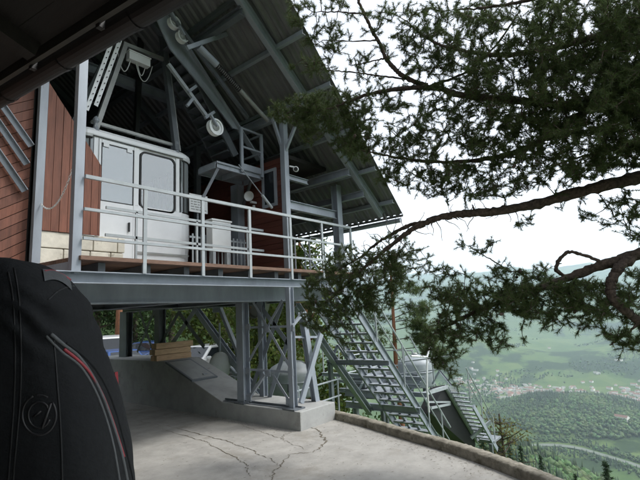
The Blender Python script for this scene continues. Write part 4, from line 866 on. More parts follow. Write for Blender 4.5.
car('parked_van', 'white parked van behind the blue car, seen left of the rear trestle', 112, 348, 24, rot0+.5, M['carwhite'], True)
car('parked_car', 'blue parked car in front of the white van, lowest in the gap at left', 121, 352, 20, rot0+.75, M['carblue'])
car('parked_car', 'silver parked car seen through the braces above the timber stack', 172, 345, 23, rot0+.2, M['carsilver'])
car('parked_car', 'white parked car between the raking struts and the oval mirror', 205, 345, 20.5, rot0-.5, M['carwhite'])
car('parked_car', 'dark blue parked car half hidden behind the rear trestle column', 146, 345, 27, rot0-.1, M['carblue'])
# ------------------------------------------------------------------ vegetation
def tuft_needles(C, Dr, n, L, w, spread=1.0):
    """needles as slim blades: C tuft centres (m,3), Dr tuft axes (m,3)"""
    m = len(C); d = rng.standard_normal((m, n, 3)); d /= np.linalg.norm(d, axis=2, keepdims=True)
    d = d*spread+Dr[:, None, :]*.75; d /= np.linalg.norm(d, axis=2, keepdims=True)
    base = C[:, None, :]-Dr[:, None, :]*rng.uniform(0, L*1.5, (m, n, 1))
    tip = base+d*L*rng.uniform(.7, 1.15, (m, n, 1)); sd = np.cross(d, rng.standard_normal((m, n, 3))); sd /= np.linalg.norm(sd, axis=2, keepdims=True)+1e-9
    V = np.stack([base-sd*w, base+sd*w, tip], 2).reshape(-1, 3); return V
def leaves(C, s):
    m = len(C); a = rng.standard_normal((m, 3)); a /= np.linalg.norm(a, axis=1, keepdims=True); b = np.cross(a, rng.standard_normal((m, 3))); b /= np.linalg.norm(b, axis=1, keepdims=True)
    s = s*rng.uniform(.6, 1.3, (m, 1)); return np.stack([C-a*s, C-b*s*.55, C+a*s, C+b*s*.55], 1).reshape(-1, 3)
def tri(n): return np.arange(n*3).reshape(-1, 3)
def quad(n): return np.arange(n*4).reshape(-1, 4)
def leaf_tree(name, lab, loc, h, w, matk, nl, ls, trunk=True, group=None, base=.2, barkm='bark', seed=0):
    t = thing(name, lab, 'tree', loc, group); loc = Vector(loc); r2 = np.random.default_rng(seed)
    mb = MB(); top = loc+Vector((r2.uniform(-.3, .3), r2.uniform(-.3, .3), h*.85)); mb.tube([loc+Vector((0, 0, -.5)), loc.lerp(top, .4), top], [h*.022, h*.016, .03], 8)
    tips = []
    for i in range(26):
        f = r2.uniform(base, .92); p = loc.lerp(top, f); a = r2.uniform(0, 6.28); ln = w*(.45+.6*r2.random())*(1-abs(f-.55)*.9)
        q = p+Vector((math.cos(a)*ln, math.sin(a)*ln, ln*r2.uniform(.1, .7))); mb.tube([p, p.lerp(q, .5)+Vector((0, 0, -.05*ln)), q], [h*.007, h*.004, .01], 5); tips += [p.lerp(q, k) for k in (.45, .7, 1.0)]
    mb.build('trunk', M[barkm], t)
    T_ = np.array([v[:] for v in tips]); cc = T_[r2.integers(len(T_), size=nl)]+r2.standard_normal((nl, 3))*np.array([w*.17, w*.17, w*.12])
    V = leaves(cc, ls); npmesh('crown', V, quad(nl), M[matk], t); return t
def spruce(lab, loc, h, w, group=None, seed=0, dens=1.0):
    t = thing('spruce_tree', lab, 'tree', loc, group); r2 = np.random.default_rng(seed); loc = np.array(loc, float)
    MB().tube([loc+np.array([0, 0, -1.]), loc+np.array([0, 0, h])], [h*.016, .02], 7).build('trunk', M['bark'], t)
    C = []; D = []
    nb = int(90*dens)
    for i in range(nb):
        f = (i+.5)/nb; z = h*(.08+.92*f); R = w*(1-f)**.85*r2.uniform(.75, 1.1)+.12; a = i*2.4+r2.uniform(-.3, .3)
        for k in np.linspace(.15, 1, max(3, int(R*7))):
            p = loc+np.array([math.cos(a)*R*k, math.sin(a)*R*k, z-R*.42*k+R*.12*k*k]); s = r2.standard_normal(3)*.13*(R*.5+.3)*np.array([1, 1, .45])
            for _ in range(3): C.append(p+r2.standard_normal(3)*.10*(R*.8+.4)*np.array([1, 1, .4])); D.append([math.cos(a), math.sin(a), -.35])
    C = np.array(C); D = np.array(D); D /= np.linalg.norm(D, axis=1, keepdims=True)
    V = tuft_needles(C, D, 7, .30, .028, .9); npmesh('crown', V, tri(len(V)//3), M['needle2'], t); return t
# the big pine whose limbs hang over the yard
PT = thing('pine_tree', 'large dark pine whose long bare limbs reach in from the right edge over the yard', 'pine tree', (6.6, -1.6, -1.5))
limbs = {}
def limb(k, pts, D0, D1, r0, r1, nm='limb'):
    n = len(pts); P = []
    for i, (x, y) in enumerate(pts):
        t = i/(n-1); P.append(at(x, y, D=D0+(D1-D0)*t))
    S_ = smooth_path([tuple(p) for p in P], 10); m = len(S_)
    S_ = [p+Vector([random.gauss(0, .0035) for _ in range(3)]) for p in S_]
    k_ = .78; ph = random.random()*6; rr = [(r0+(r1-r0)*(i/(m-1))**.8)*k_*(1+.07*math.sin(i*.9+ph)+.05*math.sin(i*2.3+ph)) for i in range(m)]
    mb = MB(); mb.tube(S_, rr, 11); mb.v = [tuple(Vector(v)+Vector([random.gauss(0, .085*rr[min(i//11, m-1)]+.0006) for _ in range(3)])) for i, v in enumerate(mb.v)]
    for i in range(4, m-3, 9):      # stubs and knots
        if rr[i] > .018 and random.random() < .7:
            dd = Vector([random.gauss(0, 1) for _ in range(3)]).normalized(); mb.tube([S_[i], S_[i]+dd*rr[i]*1.5, S_[i]+dd*rr[i]*random.uniform(1.8, 3.2)], [rr[i]*.45, rr[i]*.3, rr[i]*.12], 6)
    mb.build(nm, M['bark'], PT, smooth=True); limbs[k] = (S_, rr)
limb('a', [(790, 130), (720, 158), (640, 177), (590, 189), (540, 203), (500, 211), (470, 213), (445, 216), (425, 223), (408, 232), (394, 243), (378, 256), (362, 270), (346, 285), (330, 300)], 4.6, 6.1, .105, .012)
limb('a2', [(425, 222), (408, 226), (392, 234), (376, 244), (362, 256), (345, 266), (333, 272)], 5.65, 6.2, .04, .008)
limb('b', [(800, 215), (720, 238), (640, 254), (600, 266), (560, 281), (520, 295), (490, 306), (462, 318), (440, 330), (424, 340)], 4.4, 5.6, .10, .010)
limb('b2', [(632, 258), (619, 268), (611, 283), (613, 298), (625, 310), (645, 326), (665, 340)], 4.65, 4.5, .068, .05)
limb('b3', [(566, 277), (556, 268), (566, 253), (580, 254), (602, 262)], 4.95, 4.7, .028, .02)
limb('c', [(820, 140), (740, 128), (660, 116), (600, 108), (540, 103), (500, 99), (460, 95), (437, 88), (410, 88), (380, 92), (355, 99), (335, 107), (312, 112), (290, 112)], 4.5, 5.9, .09, .008)
limb('c2', [(428, 86), (408, 79), (396, 70), (386, 58), (380, 44), (373, 32), (366, 18), (360, 4), (355, -14)], 5.35, 5.2, .04, .018)
limb('c3', [(408, 79), (380, 76), (350, 72), (325, 70), (305, 66)], 5.4, 5.7, .016, .006)
limb('c4', [(386, 58), (370, 62), (350, 66)], 5.35, 5.4, .014, .006); limb('c5', [(366, 14), (340, 12), (312, 12)], 5.2, 5.4, .014, .005); limb('c6', [(378, 40), (352, 41), (322, 40)], 5.25, 5.4, .013, .005)
limb('d', [(830, 60), (740, 66), (660, 78), (610, 96), (575, 118), (545, 138), (515, 152), (480, 160), (440, 162), (400, 158), (370, 152), (345, 148)], 4.4, 5.7, .09, .007)
limb('e', [(820, -10), (740, 0), (660, 18), (600, 36), (550, 48), (500, 55), (460, 50), (430, 40), (405, 20)], 4.2, 5.2, .08, .008)
limb('f', [(810, -60), (720, -40), (640, -20), (560, -8), (500, 6), (455, 10)], 4.0, 4.9, .07, .008)
limb('g', [(830, 180), (740, 150), (660, 140), (610, 150), (570, 160), (540, 172)], 4.9, 5.6, .05, .008)
limb('h', [(640, 322), (625, 335), (610, 345)], 4.5, 4.6, .02, .008); limb('i', [(510, 272), (495, 262), (478, 252), (470, 246)], 5.2, 5.4, .012, .005); limb('j', [(430, 86), (470, 70), (500, 40), (520, 10)], 5.3, 5.0, .02, .01)
P0 = at(800, 60, D=4.5)
MB().tube([(6.6, -1.9, -3.0), (6.5, -1.85, .5), (6.3, -1.75, 2.8), (6.15, -1.72, 5.0), (6.1, -1.7, 7.5), (6.15, -1.7, 9.5)], [.30, .25, .22, .18, .12, .04], 14).build('trunk', M['bark'], PT, smooth=True)
for k in ('a', 'b', 'c', 'd', 'e', 'f', 'g'):      # roots of the limbs joined to the trunk
    q = limbs[k][0][0]; zt = max(.6, q.z-.25)
    MB().tube([(6.25, -1.74, zt), (Vector((6.25, -1.74, zt))+q)/2+Vector((0, 0, .05)), q], [.12, .11, limbs[k][1][0]], 9).build('limb', M['bark'], PT, smooth=True)
nodes = np.array([p[:] for S_, r_ in limbs.values() for p in S_]); nrad = np.array([r for S_, r_ in limbs.values() for r in r_])
# clouds of twig tips: centre, half axes (in sight-line pixels at that depth), depth range, how many
clouds = [(330, 108, 34, 16, 5.6, 6.1, 60), (300, 112, 28, 12, 5.7, 6.1, 55), (335, 132, 32, 16, 5.6, 6.1, 55), (355, 118, 22, 30, 5.5, 6.0, 34), (375, 95, 30, 18, 5.3, 5.8, 30),
 (350, 150, 18, 12, 5.6, 6.0, 14), (395, 150, 50, 14, 5.2, 5.8, 60), (430, 172, 45, 18, 5.1, 5.7, 55), (410, 178, 30, 12, 5.2, 5.7, 18), (395, 125, 30, 25, 5.1, 5.7, 40), (455, 190, 40, 10, 5.1, 5.6, 22),
 (320, 12, 30, 16, 5.2, 5.5, 26), (330, 40, 22, 14, 5.2, 5.5, 20), (312, 65, 25, 8, 5.4, 5.8, 10), (350, 66, 24, 14, 5.2, 5.6, 14), (400, 20, 40, 20, 5.0, 5.4, 34), (430, 50, 30, 20, 5.0, 5.5, 34), (400, 50, 20, 16, 5.2, 5.5, 14),
 (455, 20, 40, 20, 4.7, 5.3, 45), (450, 75, 40, 20, 4.9, 5.5, 62), (470, 120, 50, 25, 4.8, 5.6, 120), (500, 40, 50, 35, 4.5, 5.3, 125), (520, 90, 50, 35, 4.5, 5.4, 150), (520, 140, 50, 25, 4.6, 5.5, 125), (490, 175, 45, 20, 4.8, 5.6, 80),
 (580, 30, 50, 40, 4.2, 5.2, 260), (580, 95, 50, 40, 4.2, 5.3, 260), (580, 150, 50, 25, 4.4, 5.4, 130), (640, 40, 40, 50, 4.0, 5.0, 320), (640, 110, 45, 40, 4.0, 5.2, 320), (630, 155, 40, 14, 4.4, 5.2, 70), (720, 60, 60, 80, 3.9, 5.0, 220), (700, 150, 50, 60, 4.2, 5.0, 90),
 (560, 180, 40, 10, 4.8, 5.4, 26), (600, 212, 35, 14, 4.7, 5.1, 14), (632, 215, 20, 25, 4.5, 5.0, 24), (530, 222, 14, 6, 5.2, 5.4, 5),
 (365, 275, 36, 22, 5.7, 6.3, 85), (340, 295, 34, 24, 5.8, 6.3, 90), (325, 315, 28, 14, 5.8, 6.3, 44), (375, 298, 22, 14, 5.8, 6.2, 34), (350, 262, 24, 14, 5.8, 6.3, 30), (400, 268, 20, 18, 5.6, 6.0, 26), (395, 255, 25, 18, 5.6, 6.0, 16), (415, 262, 18, 12, 5.4, 5.9, 10), (345, 335, 14, 10, 5.9, 6.2, 10),
 (480, 246, 20, 6, 5.2, 5.4, 9), (490, 300, 45, 14, 4.9, 5.5, 95), (450, 285, 25, 16, 5.2, 5.6, 34), (470, 320, 30, 18, 5.0, 5.5, 55), (440, 345, 16, 22, 5.2, 5.6, 34), (540, 300, 40, 16, 4.7, 5.3, 105), (590, 296, 36, 14, 4.6, 5.1, 85), (520, 275, 30, 10, 5.0, 5.3, 30), (565, 318, 30, 12, 4.7, 5.1, 26), (500, 335, 26, 12, 5.0, 5.4, 18), (625, 322, 28, 22, 4.4, 4.9, 44), (630, 345, 20, 8, 4.4, 4.7, 10), (640, 285, 20, 16, 4.4, 4.8, 24), (455, 370, 8, 18, 5.3, 5.6, 9)]
tg = []
for (cx, cy, rx, ry, d0, d1, n) in clouds:
    n = int(n*(1.35 if cx < 345 and cy < 150 else 1.25))
    for _ in range(n):
        a, q = random.random()*6.283, math.sqrt(random.random())*1.12; tg.append(at(cx+rx*q*math.cos(a), cy+ry*q*math.sin(a), D=random.uniform(d0, d1))[:])
tg = np.array(tg); dmin = np.array([np.min(np.linalg.norm(nodes-t, axis=1)) for t in tg]); order = np.argsort(dmin)
NP = list(nodes); tw = MB(); TC = []; TD = []
cap = len(nodes)+len(tg)*4; NA = np.zeros((cap, 3)); NA[:len(nodes)] = nodes; nn_ = len(nodes)
for ti in order:
    t = tg[ti]; d = np.linalg.norm(NA[:nn_]-t, axis=1); j = int(np.argmin(d)); b = NA[j].copy(); L_ = d[j]
    if L_ < .02: continue
    mid = (b+t)/2+rng.standard_normal(3)*L_*.06+np.array([0, 0, .03*L_]); r0 = .0048+.008*min(L_, .9)
    tw.tube([b, (b+mid)/2+rng.standard_normal(3)*L_*.03, mid, t], [r0, r0*.85, r0*.65, .003], 4, caps=False)
    NA[nn_], NA[nn_+1] = mid, t*.75+mid*.25; nn_ += 2
    ax = (t-mid)/np.linalg.norm(t-mid); up = np.array([0, 0, .35])
    for (f, kk) in ((1.0, 1), (.55, rng.random() < .5)):
        if kk:
            c = mid+(t-mid)*f; dd = ax+up+rng.standard_normal(3)*.35; TC.append(c); TD.append(dd/np.linalg.norm(dd))
    for _ in range(2+int(rng.random() < .6)):           # side shoots
        dd = ax*.6+up+rng.standard_normal(3)*.7; dd /= np.linalg.norm(dd); c0 = mid+(t-mid)*rng.uniform(.4, .95); c = c0+dd*rng.uniform(.04, .13)
        tw.tube([c0, c], [.004, .003], 3, caps=False); TC.append(c); TD.append(dd)
tw.build('twig', M['bark'], PT)
for k in ('a', 'a2'):                                  # bare broken twigs along the big limb
    S_, r_ = limbs[k]; mb = MB()
    for i in range(len(S_)//3, len(S_)-4, 2):
        p = S_[i]; dd = Vector([random.gauss(0, 1) for _ in range(3)]).normalized(); ln = random.uniform(.10, .34); P_ = [p]
        for q_ in range(5):
            dd = (dd+Vector([random.gauss(0, .45) for _ in range(3)])).normalized(); P_.append(P_[-1]+dd*ln/5)
        mb.tube(P_, [.007, .006, .005, .004, .0035, .003], 5, caps=False)
        mb.build('bare_twig', M['bark'], PT); mb = MB()
        if ln > 9: mb.tube([P_[2], P_[2]+(dd+Vector((.5, -.3, .6))).normalized()*.05, P_[2]+(dd+Vector((.2, .3, .9))).normalized()*.1], [.004, .0035, .003], 4, caps=False)
V = tuft_needles(np.array(TC), np.array(TD), 46, .052, .0022, .8); npmesh('foliage', V, tri(len(V)//3), M['needle'], PT)
for i in rng.choice(len(TC), 46, replace=False): MB().lathe([(.004, -.025), (.016, -.014), (.018, 0), (.012, .016), (.003, .026)], TC[i]-np.array([0, 0, .03]), tuple(-TD[i]), 8).build('cone', M['bark'], PT)
# slender pine beyond the stair
def slim_pine(lab, loc, h, cloudsz, seed, r=.16, bk='redbark'):
    t = thing('slender_pine', lab, 'pine tree', loc); r2 = np.random.default_rng(seed); loc = Vector(loc); top = loc+Vector((.2, .1, h)); mb = MB()
    mb.tube([loc+Vector((0, 0, -1)), loc.lerp(top, .3)+Vector((.08, 0, 0)), loc.lerp(top, .65)+Vector((-.05, .05, 0)), top], [r, r*.85, r*.6, .04], 9); mb.build('trunk', M[bk], t, smooth=True)
    C = []; D = []; tw = MB()
    for (f, ln, dz, n, ar) in cloudsz:
        a = math.radians(ar); p = loc.lerp(top, f); q = p+RH*math.cos(a)*ln+FH*math.sin(a)*ln+Vector((0, 0, dz)); m_ = p.lerp(q, .5)+Vector((0, 0, .12)); tw.tube([p, m_, q], [.022, .015, .006], 6)
        for _ in range(n):
            c = m_.lerp(q, r2.uniform(.2, 1.15)); c2 = c+Vector(r2.standard_normal(3)*np.array([.34, .34, .16])); tw.tube([c, c2], [.008, .004], 3, caps=False)
            for k in range(3):
                C.append(np.array(c2[:])+r2.standard_normal(3)*.08); d_ = np.array((c2-c)[:])+np.array([0, 0, .25])+r2.standard_normal(3)*.2; D.append(d_/np.linalg.norm(d_))
    tw.build('branch', M['bark'], t); V = tuft_needles(np.array(C), np.array(D), 34, .15, .0065); npmesh('crown', V, tri(len(V)//3), M['needle'], t); return t
b = at(396, 345, X=17); g = float(height(b.x, b.y)); b.z = g; hh = at(397, 262, X=17).z-g
cl = [(.97, .5, .3, 26, 20), (.95, .7, .2, 26, 190), (.9, 1.0, .0, 30, -10), (.8, 1.0, .1, 22, 160)]
for (fy, ln, dz, n, ar) in ((305, 1.2, .1, 12, 185), (310, 1.4, .1, 18, 0), (322, 1.1, -.1, 40, -20), (318, 1.6, .3, 40, 15), (330, 1.5, .0, 46, -5), (335, 1.0, 0, 34, 175), (340, 1.7, -.1, 50, 10), (348, 1.5, -.2, 46, 170), (350, 2.0, -.1, 46, -8), (360, 1.6, -.2, 40, 5), (366, 1.7, 0, 40, 200)):
    cl.append(((at(397, fy, X=17).z-g)/hh, ln, dz, n, ar))
slim_pine('slender pine with reddish trunk standing just behind the outside stair', b, hh, cl, 5)
p = at(117, 330, D=28); slim_pine('pine with straight orange trunk behind the white van at left', (p.x, p.y, -.9), 13, [(.5, 1.5, .2, 20, 20), (.6, 1.8, .2, 30, 170), (.7, 1.7, .2, 30, 60), (.8, 1.5, .3, 34, -40), (.9, 1.2, .3, 34, 120), (.98, .8, .2, 30, 0)], 6, .22)
def mk(px, D, h, w, k, lab, nl, ls, seed, z=None):
    p = at(px, 320, D=D); zz = float(height(p.x, p.y)) if z is None else z
    leaf_tree('broadleaf_tree', lab, (p.x, p.y, zz), h, w, k, nl, ls, seed=seed, base=.12)
mk(98, 36, 13, 4.5, 'leafg', 'dark leafy tree behind the parked van at the far left', 9000, .17, 1, -1)
mk(135, 42, 14, 5, 'leafg', 'leafy tree behind the rear trestle column', 9000, .17, 2, -1); mk(172, 38, 13, 4.5, 'leafg', 'leafy tree behind the silver car above the timber stack', 9000, .17, 3, -1)
mk(222, 26, 10, 3.6, 'leafy', 'bright yellow green tree behind the raking struts', 6500, .15, 4, -1.2); mk(262, 21, 9, 3.2, 'leafy', 'yellow green tree seen through the tower cross bracing', 7500, .12, 5, -2.2)
mk(305, 19, 8.6, 2.6, 'leafy', 'yellow green tree in the gap right of the tower', 6500, .11, 6); mk(338, 21, 8.5, 2.4, 'leafg', 'green tree behind the upper part of the outside stair', 6000, .11, 7)
mk(70, 34, 12, 4, 'leafg', 'leafy tree hidden partly by the backpack at left', 4000, .24, 8, -1)
p = at(313, 378, X=9.5); leaf_tree('broadleaf_tree', 'thin tree with pale trunk right beside the tower legs', (p.x, p.y, -2.0), 7.2, 1.5, 'leafy', 2600, .08, base=.45, barkm='redbark', seed=19)
for i, (px_, py_, D, h, lab) in enumerate(((605, 462, 42, 11, 'dark spruce tip rising alone at the lower right above the kerb'), (497, 436, 34, 12, 'dark spruce just behind the foot of the lower stair'), (482, 430, 46, 14, 'dark spruce half hidden by the lower stair landing'), (520, 446, 60, 15, 'dark spruce right of the stair foot beside the kerb'), (540, 455, 72, 16, 'dark spruce further along the kerb, mid slope'), (508, 437, 80, 17, 'tall spruce behind the stair foot spruces'), (575, 474, 75, 15, 'spruce tip just showing over the kerb end'))):
    p = at(px_, py_, D=D); spruce(lab, (p.x, p.y, p.z-h), h, h*.2, 'spruces on the slope below the kerb', 40+i)
p = at(503, 412, D=17); leaf_tree('larch_tree', 'small pale yellow larch beside the lower stair landing', (p.x-.3, p.y, p.z-3.4), 4.0, 1.15, 'larch', 650, .05, base=.5, seed=33)
# ------------------------------------------------------------------ person with a backpack, close at the left edge
def skin(name, pts, edges, mt, parent, sub=2, root=0):
    """one continuous surface grown round joints: pts = [(x, y, z, r)]"""
    L_ = Vector(parent['o']) if 'o' in parent else Vector((0, 0, 0))
    me = bpy.data.meshes.new(name); me.from_pydata([tuple(Vector(p[:3])-L_) for p in pts], edges, []); me.materials.append(mt)
    o = bpy.data.objects.new(name, me); COL.objects.link(o); o.parent = parent; o['o'] = list(L_)
    o.modifiers.new('skin', 'SKIN'); sv = me.skin_vertices[0].data
    for i, p in enumerate(pts):
        r = p[3]; sv[i].radius = r if isinstance(r, tuple) else (r, r)
    sv[root].use_root = True
    s_ = o.modifiers.new('sub', 'SUBSURF'); s_.levels = sub; s_.render_levels = sub
    me.polygons.foreach_set('use_smooth', [True]*len(me.polygons)); o.modifiers['skin'].use_smooth_shade = True
    return o
pb = RH*-.80+FH*.82; pb.z = .46
PE = thing('person', 'person in black leather jacket at the left edge, wearing the black backpack', 'person', pb)
fw, rt = -RH, FH
def J(f_, r_, z, rad): p = pb+fw*f_+rt*r_+Vector((0, 0, z)); return (p.x, p.y, p.z, rad)
pts = [J(0, 0, .95, .13), J(0, 0, 1.12, .115), J(.0, 0, 1.30, .13), J(0, 0, 1.44, .10), J(.01, 0, 1.53, .058), J(.03, 0, 1.62, .075), J(.03, 0, 1.72, .09), J(.02, 0, 1.79, .06)]
ed = [(0, 1), (1, 2), (2, 3), (3, 4), (4, 5), (5, 6), (6, 7)]
def chain(start, items):
    k = start
    for it in items: pts.append(J(*it)); ed.append((k, len(pts)-1)); k = len(pts)-1
    return k
for sg in (-1, 1):
    h = chain(3, [(-.005, sg*.17, 1.43, .062), (-.02, sg*.22, 1.28, .05), (-.02, sg*.245, 1.13, .042), (.05, sg*.245, 1.0, .036), (.10, sg*.235, .88, .026), (.125, sg*.23, .83, .03)])
    for k, (df, dr, ln) in enumerate(((.03, -.026, .075), (.036, -.009, .088), (.034, .009, .082), (.026, .026, .064))): chain(h, [(.14+df*.4, sg*.23+dr, .785, .0085), (.15+df*.5, sg*.23+dr, .785-ln*.5, .008), (.135+df*.3, sg*.23+dr*.9, .785-ln, .0065)])
    chain(h, [(.165, sg*.215, .815, .010), (.185, sg*.205, .785, .009), (.19, sg*.20, .755, .007)])
    chain(0, [(0, sg*.10, .86, .095), (.01, sg*.105, .50, .062), (-.01, sg*.11, .30, .055), (-.01, sg*.11, .09, .036), (.05, sg*.115, .035, .035), (.14, sg*.12, .025, .028)])
skin('body', pts, ed, M['skin'], PE)
skin('jacket', [J(-.005, 0, 1.0, (.16, .15)), J(-.005, 0, 1.15, (.15, .14)), J(-.01, 0, 1.32, (.165, .15)), J(-.01, 0, 1.45, (.12, .11)), J(0, 0, 1.53, (.07, .07))]+
     [J(*a) for sg in (-1, 1) for a in ((-.01, sg*.18, 1.44, .085), (-.02, sg*.235, 1.28, .072), (-.02, sg*.26, 1.13, .062), (.05, sg*.255, 1.0, .056), (.09, sg*.24, .90, .05))],
     [(0, 1), (1, 2), (2, 3), (3, 4)]+[(3, 5), (5, 6), (6, 7), (7, 8), (8, 9), (3, 10), (10, 11), (11, 12), (12, 13), (13, 14)], M['jacket'], PE)
skin('trousers', [J(0, 0, .97, .14)]+[J(*a) for sg in (-1, 1) for a in ((0, sg*.105, .85, .105), (.01, sg*.11, .50, .075), (-.01, sg*.115, .28, .068), (-.01, sg*.115, .08, .06))], [(0, 1), (1, 2), (2, 3), (3, 4), (0, 5), (5, 6), (6, 7), (7, 8)], M['denim'], PE)
skin('hair', [J(-.01, 0, 1.82, .07), J(-.03, 0, 1.77, .098), J(-.045, 0, 1.68, .085), J(-.04, 0, 1.58, .055)], [(0, 1), (1, 2), (2, 3)], M['hair'], PE)
mb = MB()
for sg in (-1, 1): mb.lathe([(.001, -.012), (.009, -.008), (.012, 0), (.009, .008), (.001, .012)], J(.115, sg*.032, 1.685, 0)[:3], (0, 0, 1), 10)
mb.build('eye', M['black'], PE); MB().lathe([(.002, -.03), (.014, -.012), (.012, .0), (.004, .03)], J(.128, 0, 1.655, 0)[:3], (0, 0, 1), 8).build('nose', M['skin'], PE); MB().beam(J(.112, -.025, 1.605, 0)[:3], J(.112, .025, 1.605, 0)[:3], .01, .008).build('mouth', M['redwall'], PE)
for sg in (-1, 1): MB().lathe([(.004, -.008), (.03, -.004), (.03, .004), (.004, .008)], J(.02, sg*.092, 1.68, 0)[:3], tuple(rt), 12).build('ear', M['skin'], PE); MB().box(Vector(J(.06, sg*.118, .045, 0)[:3]), (.10, .27, .09), Matrix.Rotation(math.atan2(fw.y, fw.x)-PI/2, 3, 'Z')).build('shoe', M['black'], PE, bevel=.03)
# backpack
out_pts = [(30, 262), (46, 265), (60, 272), (74, 282), (87, 298), (99, 322), (109, 346), (122, 377), (134, 409), (144, 442), (153, 480), (158, 520), (155, 548), (145, 566)]
DC = .90; lev = [at(x, y, D=DC) for x, y in out_pts]; lev = [Vector((p.dot(RH), p.z, 0)) for p in lev]; lev = [tuple(p)[:2] for p in smooth_path([tuple(p) for p in lev], 5)]; lev = [lev[0]]+lev
s_in = -.62; Dm, Db = .85, .105; vs = []; n = 120; nl_ = len(lev)
def wrinkle(sv, dv, z):
    m1 = math.exp(-((z-1.915)/.055)**2)*math.exp(-((sv+.47)/.07)**2)
    return .006*m1*math.sin(2*PI*(z*.8+sv*.75)/.030+6*float(fbm(np.float64(sv*14), np.float64(z*14), 3)))+.016*(float(fbm(np.float64(sv*9+dv*4), np.float64(z*9), 5))-.47)
for i, (so, z) in enumerate(lev):
    tp = i/(nl_-1); a = max((so-s_in)/2, .004); c = (so+s_in)/2; u_ = i/5; bdep = Db*(.30+.70*min(1, u_/4.5)**.6)*(1 if u_ < 11.5 else 1-(u_-11.5)*.25)
    if i == 0: a *= .5; bdep *= .5; z += .003
    for k in range(n):
        an = 2*PI*k/n; e = 2/3.0; ca, sa = math.cos(an), math.sin(an); sx, dx = math.copysign(abs(ca)**e, ca), math.copysign(abs(sa)**e, sa)
        w_ = wrinkle(c+a*sx, Dm+bdep*dx, z) if i > 2 else 0
        p = RH*(c+(a+w_)*sx)+FH*(Dm+(bdep+w_)*dx); vs.append((p.x, p.y, z))
m_ = nl_; fs = [(i*n+k, i*n+(k+1) % n, (i+1)*n+(k+1) % n, (i+1)*n+k) for i in range(m_-1) for k in range(n)]+[tuple(range(n)), tuple(range((m_-1)*n, m_*n))[::-1]]
bo = Vector((0, 0, 0))
BP = thing('backpack', 'black backpack with curved red zip, grey top and round embossed emblem', 'backpack', RH*-.42+FH*.85+Vector((0, 0, 1.45)))
body = MB().add(vs, fs).build('body', M['packcloth'], BP, smooth=True)
bvh = BVHTree.FromPolygons([Vector(v) for v in vs], fs)
def surf(x, y, lift=.002):
    d = (at(x, y, D=1)-CAM).normalized(); h = bvh.ray_cast(CAM, d)
    if h[0] is None: return None
    nn = h[1] if h[1].dot(d) < 0 else -h[1]; return h[0]+nn*lift
def strip(px, w, lift=.002, n=8):
    P = smooth_path(px, n); P = [surf(p.x, p.y, lift) for p in P]; return [p for p in P if p is not None]
def ribbon(name, px, w, m, lift=.0025):
    MB().tube(strip(px, w, lift*.3-.0012), w, 8).build(name, m, BP, smooth=True)
zl = [(64, 349), (78, 360), (90, 373), (101, 392), (110, 414), (118, 438), (124, 457)]
ribbon('zip', zl, .0030, M['red']); ribbon('zip_edge', [(51, 334), (64, 345), (79, 357), (93, 377), (104, 400), (114, 428), (122, 455), (129, 490)], .0032, M['packgrey']); ribbon('zip_edge', [(66, 343), (82, 355), (96, 370), (107, 389), (116, 412), (123, 437), (128, 458), (133, 480)], .0028, M['packcloth'])
ribbon('zip_edge', [(46, 336), (62, 352), (80, 366), (94, 388), (105, 415), (114, 448), (121, 490)], .0024, M['packgrey'])
for pts_ in ([(48, 300), (60, 290), (76, 286), (88, 292)], [(14, 268), (19, 300), (21, 350), (20, 400), (14, 470), (10, 520)], [(8, 272), (13, 300), (15, 350), (14, 400), (9, 470), (5, 520)], [(54, 340), (57, 380), (60, 420), (62, 470), (62, 520)]): ribbon('seam', pts_, .0018, M['jacket'])
ribbon('piping', [(44, 272), (52, 271), (62, 275), (70, 280)], .0035, M['red'])
tp_ = MB(); G = []
for j in range(7):
    for i in range(9):
        u, v = i/8, j/6; G.append(surf(42+u*27+v*2, 270+v*12+u*u*9-3*math.sin(u*3.1)*v, .0025))
tf = [q_ for q_ in ((j*9+i, j*9+i+1, (j+1)*9+i+1, (j+1)*9+i) for j in range(6) for i in range(8)) if all(G[k] is not None for k in q_) and max((G[q_[0]]-G[k]).length for k in q_) < .03]
keep = [tf[0]]; grow = True
while grow:
    seen = {k for q_ in keep for k in q_}; more_ = [q_ for q_ in tf if q_ not in keep and len(seen & set(q_)) > 1]; keep += more_; grow = bool(more_)
used_ = sorted({k for q_ in keep for k in q_}); G = [G[k] for k in used_]; keep = [tuple(used_.index(k) for k in q_) for q_ in keep]
tp_.add([g if g is not None else Vector((0, 0, 1.6)) for g in G], keep).build('top_panel', M['packgrey'], BP, smooth=True)
mb = MB(); ec = (39, 415)
for (r1, r2, a0, a1, w) in ((17, 20, -40, 250, .0022), (11, 13, 20, 330, .0022), (17, 20, 262, 300, .002)):
    mb.tube([surf(ec[0]+r1*math.cos(math.radians(a0+(a1-a0)*k/26)), ec[1]+r2*math.sin(math.radians(a0+(a1-a0)*k/26)), -.0011) for k in range(27)], w, 6)
mb.tube([surf(ec[0]+3, ec[1]+14, -.0012), surf(ec[0]+7, ec[1]+2, -.0012), surf(ec[0]+12, ec[1]-12, -.0012)], .0028, 6); mb.tube([surf(ec[0]-6, ec[1]+2, -.0006), surf(ec[0]+2, ec[1]-4, -.0006)], .002, 6)
mb.build('emblem', M['packemb'], BP, smooth=True)
p = at(116, 372, D=.90); q = at(117, 386, D=.90); MB().beam(p, q, .006, .003).build('zip_puller', M['red'], BP)
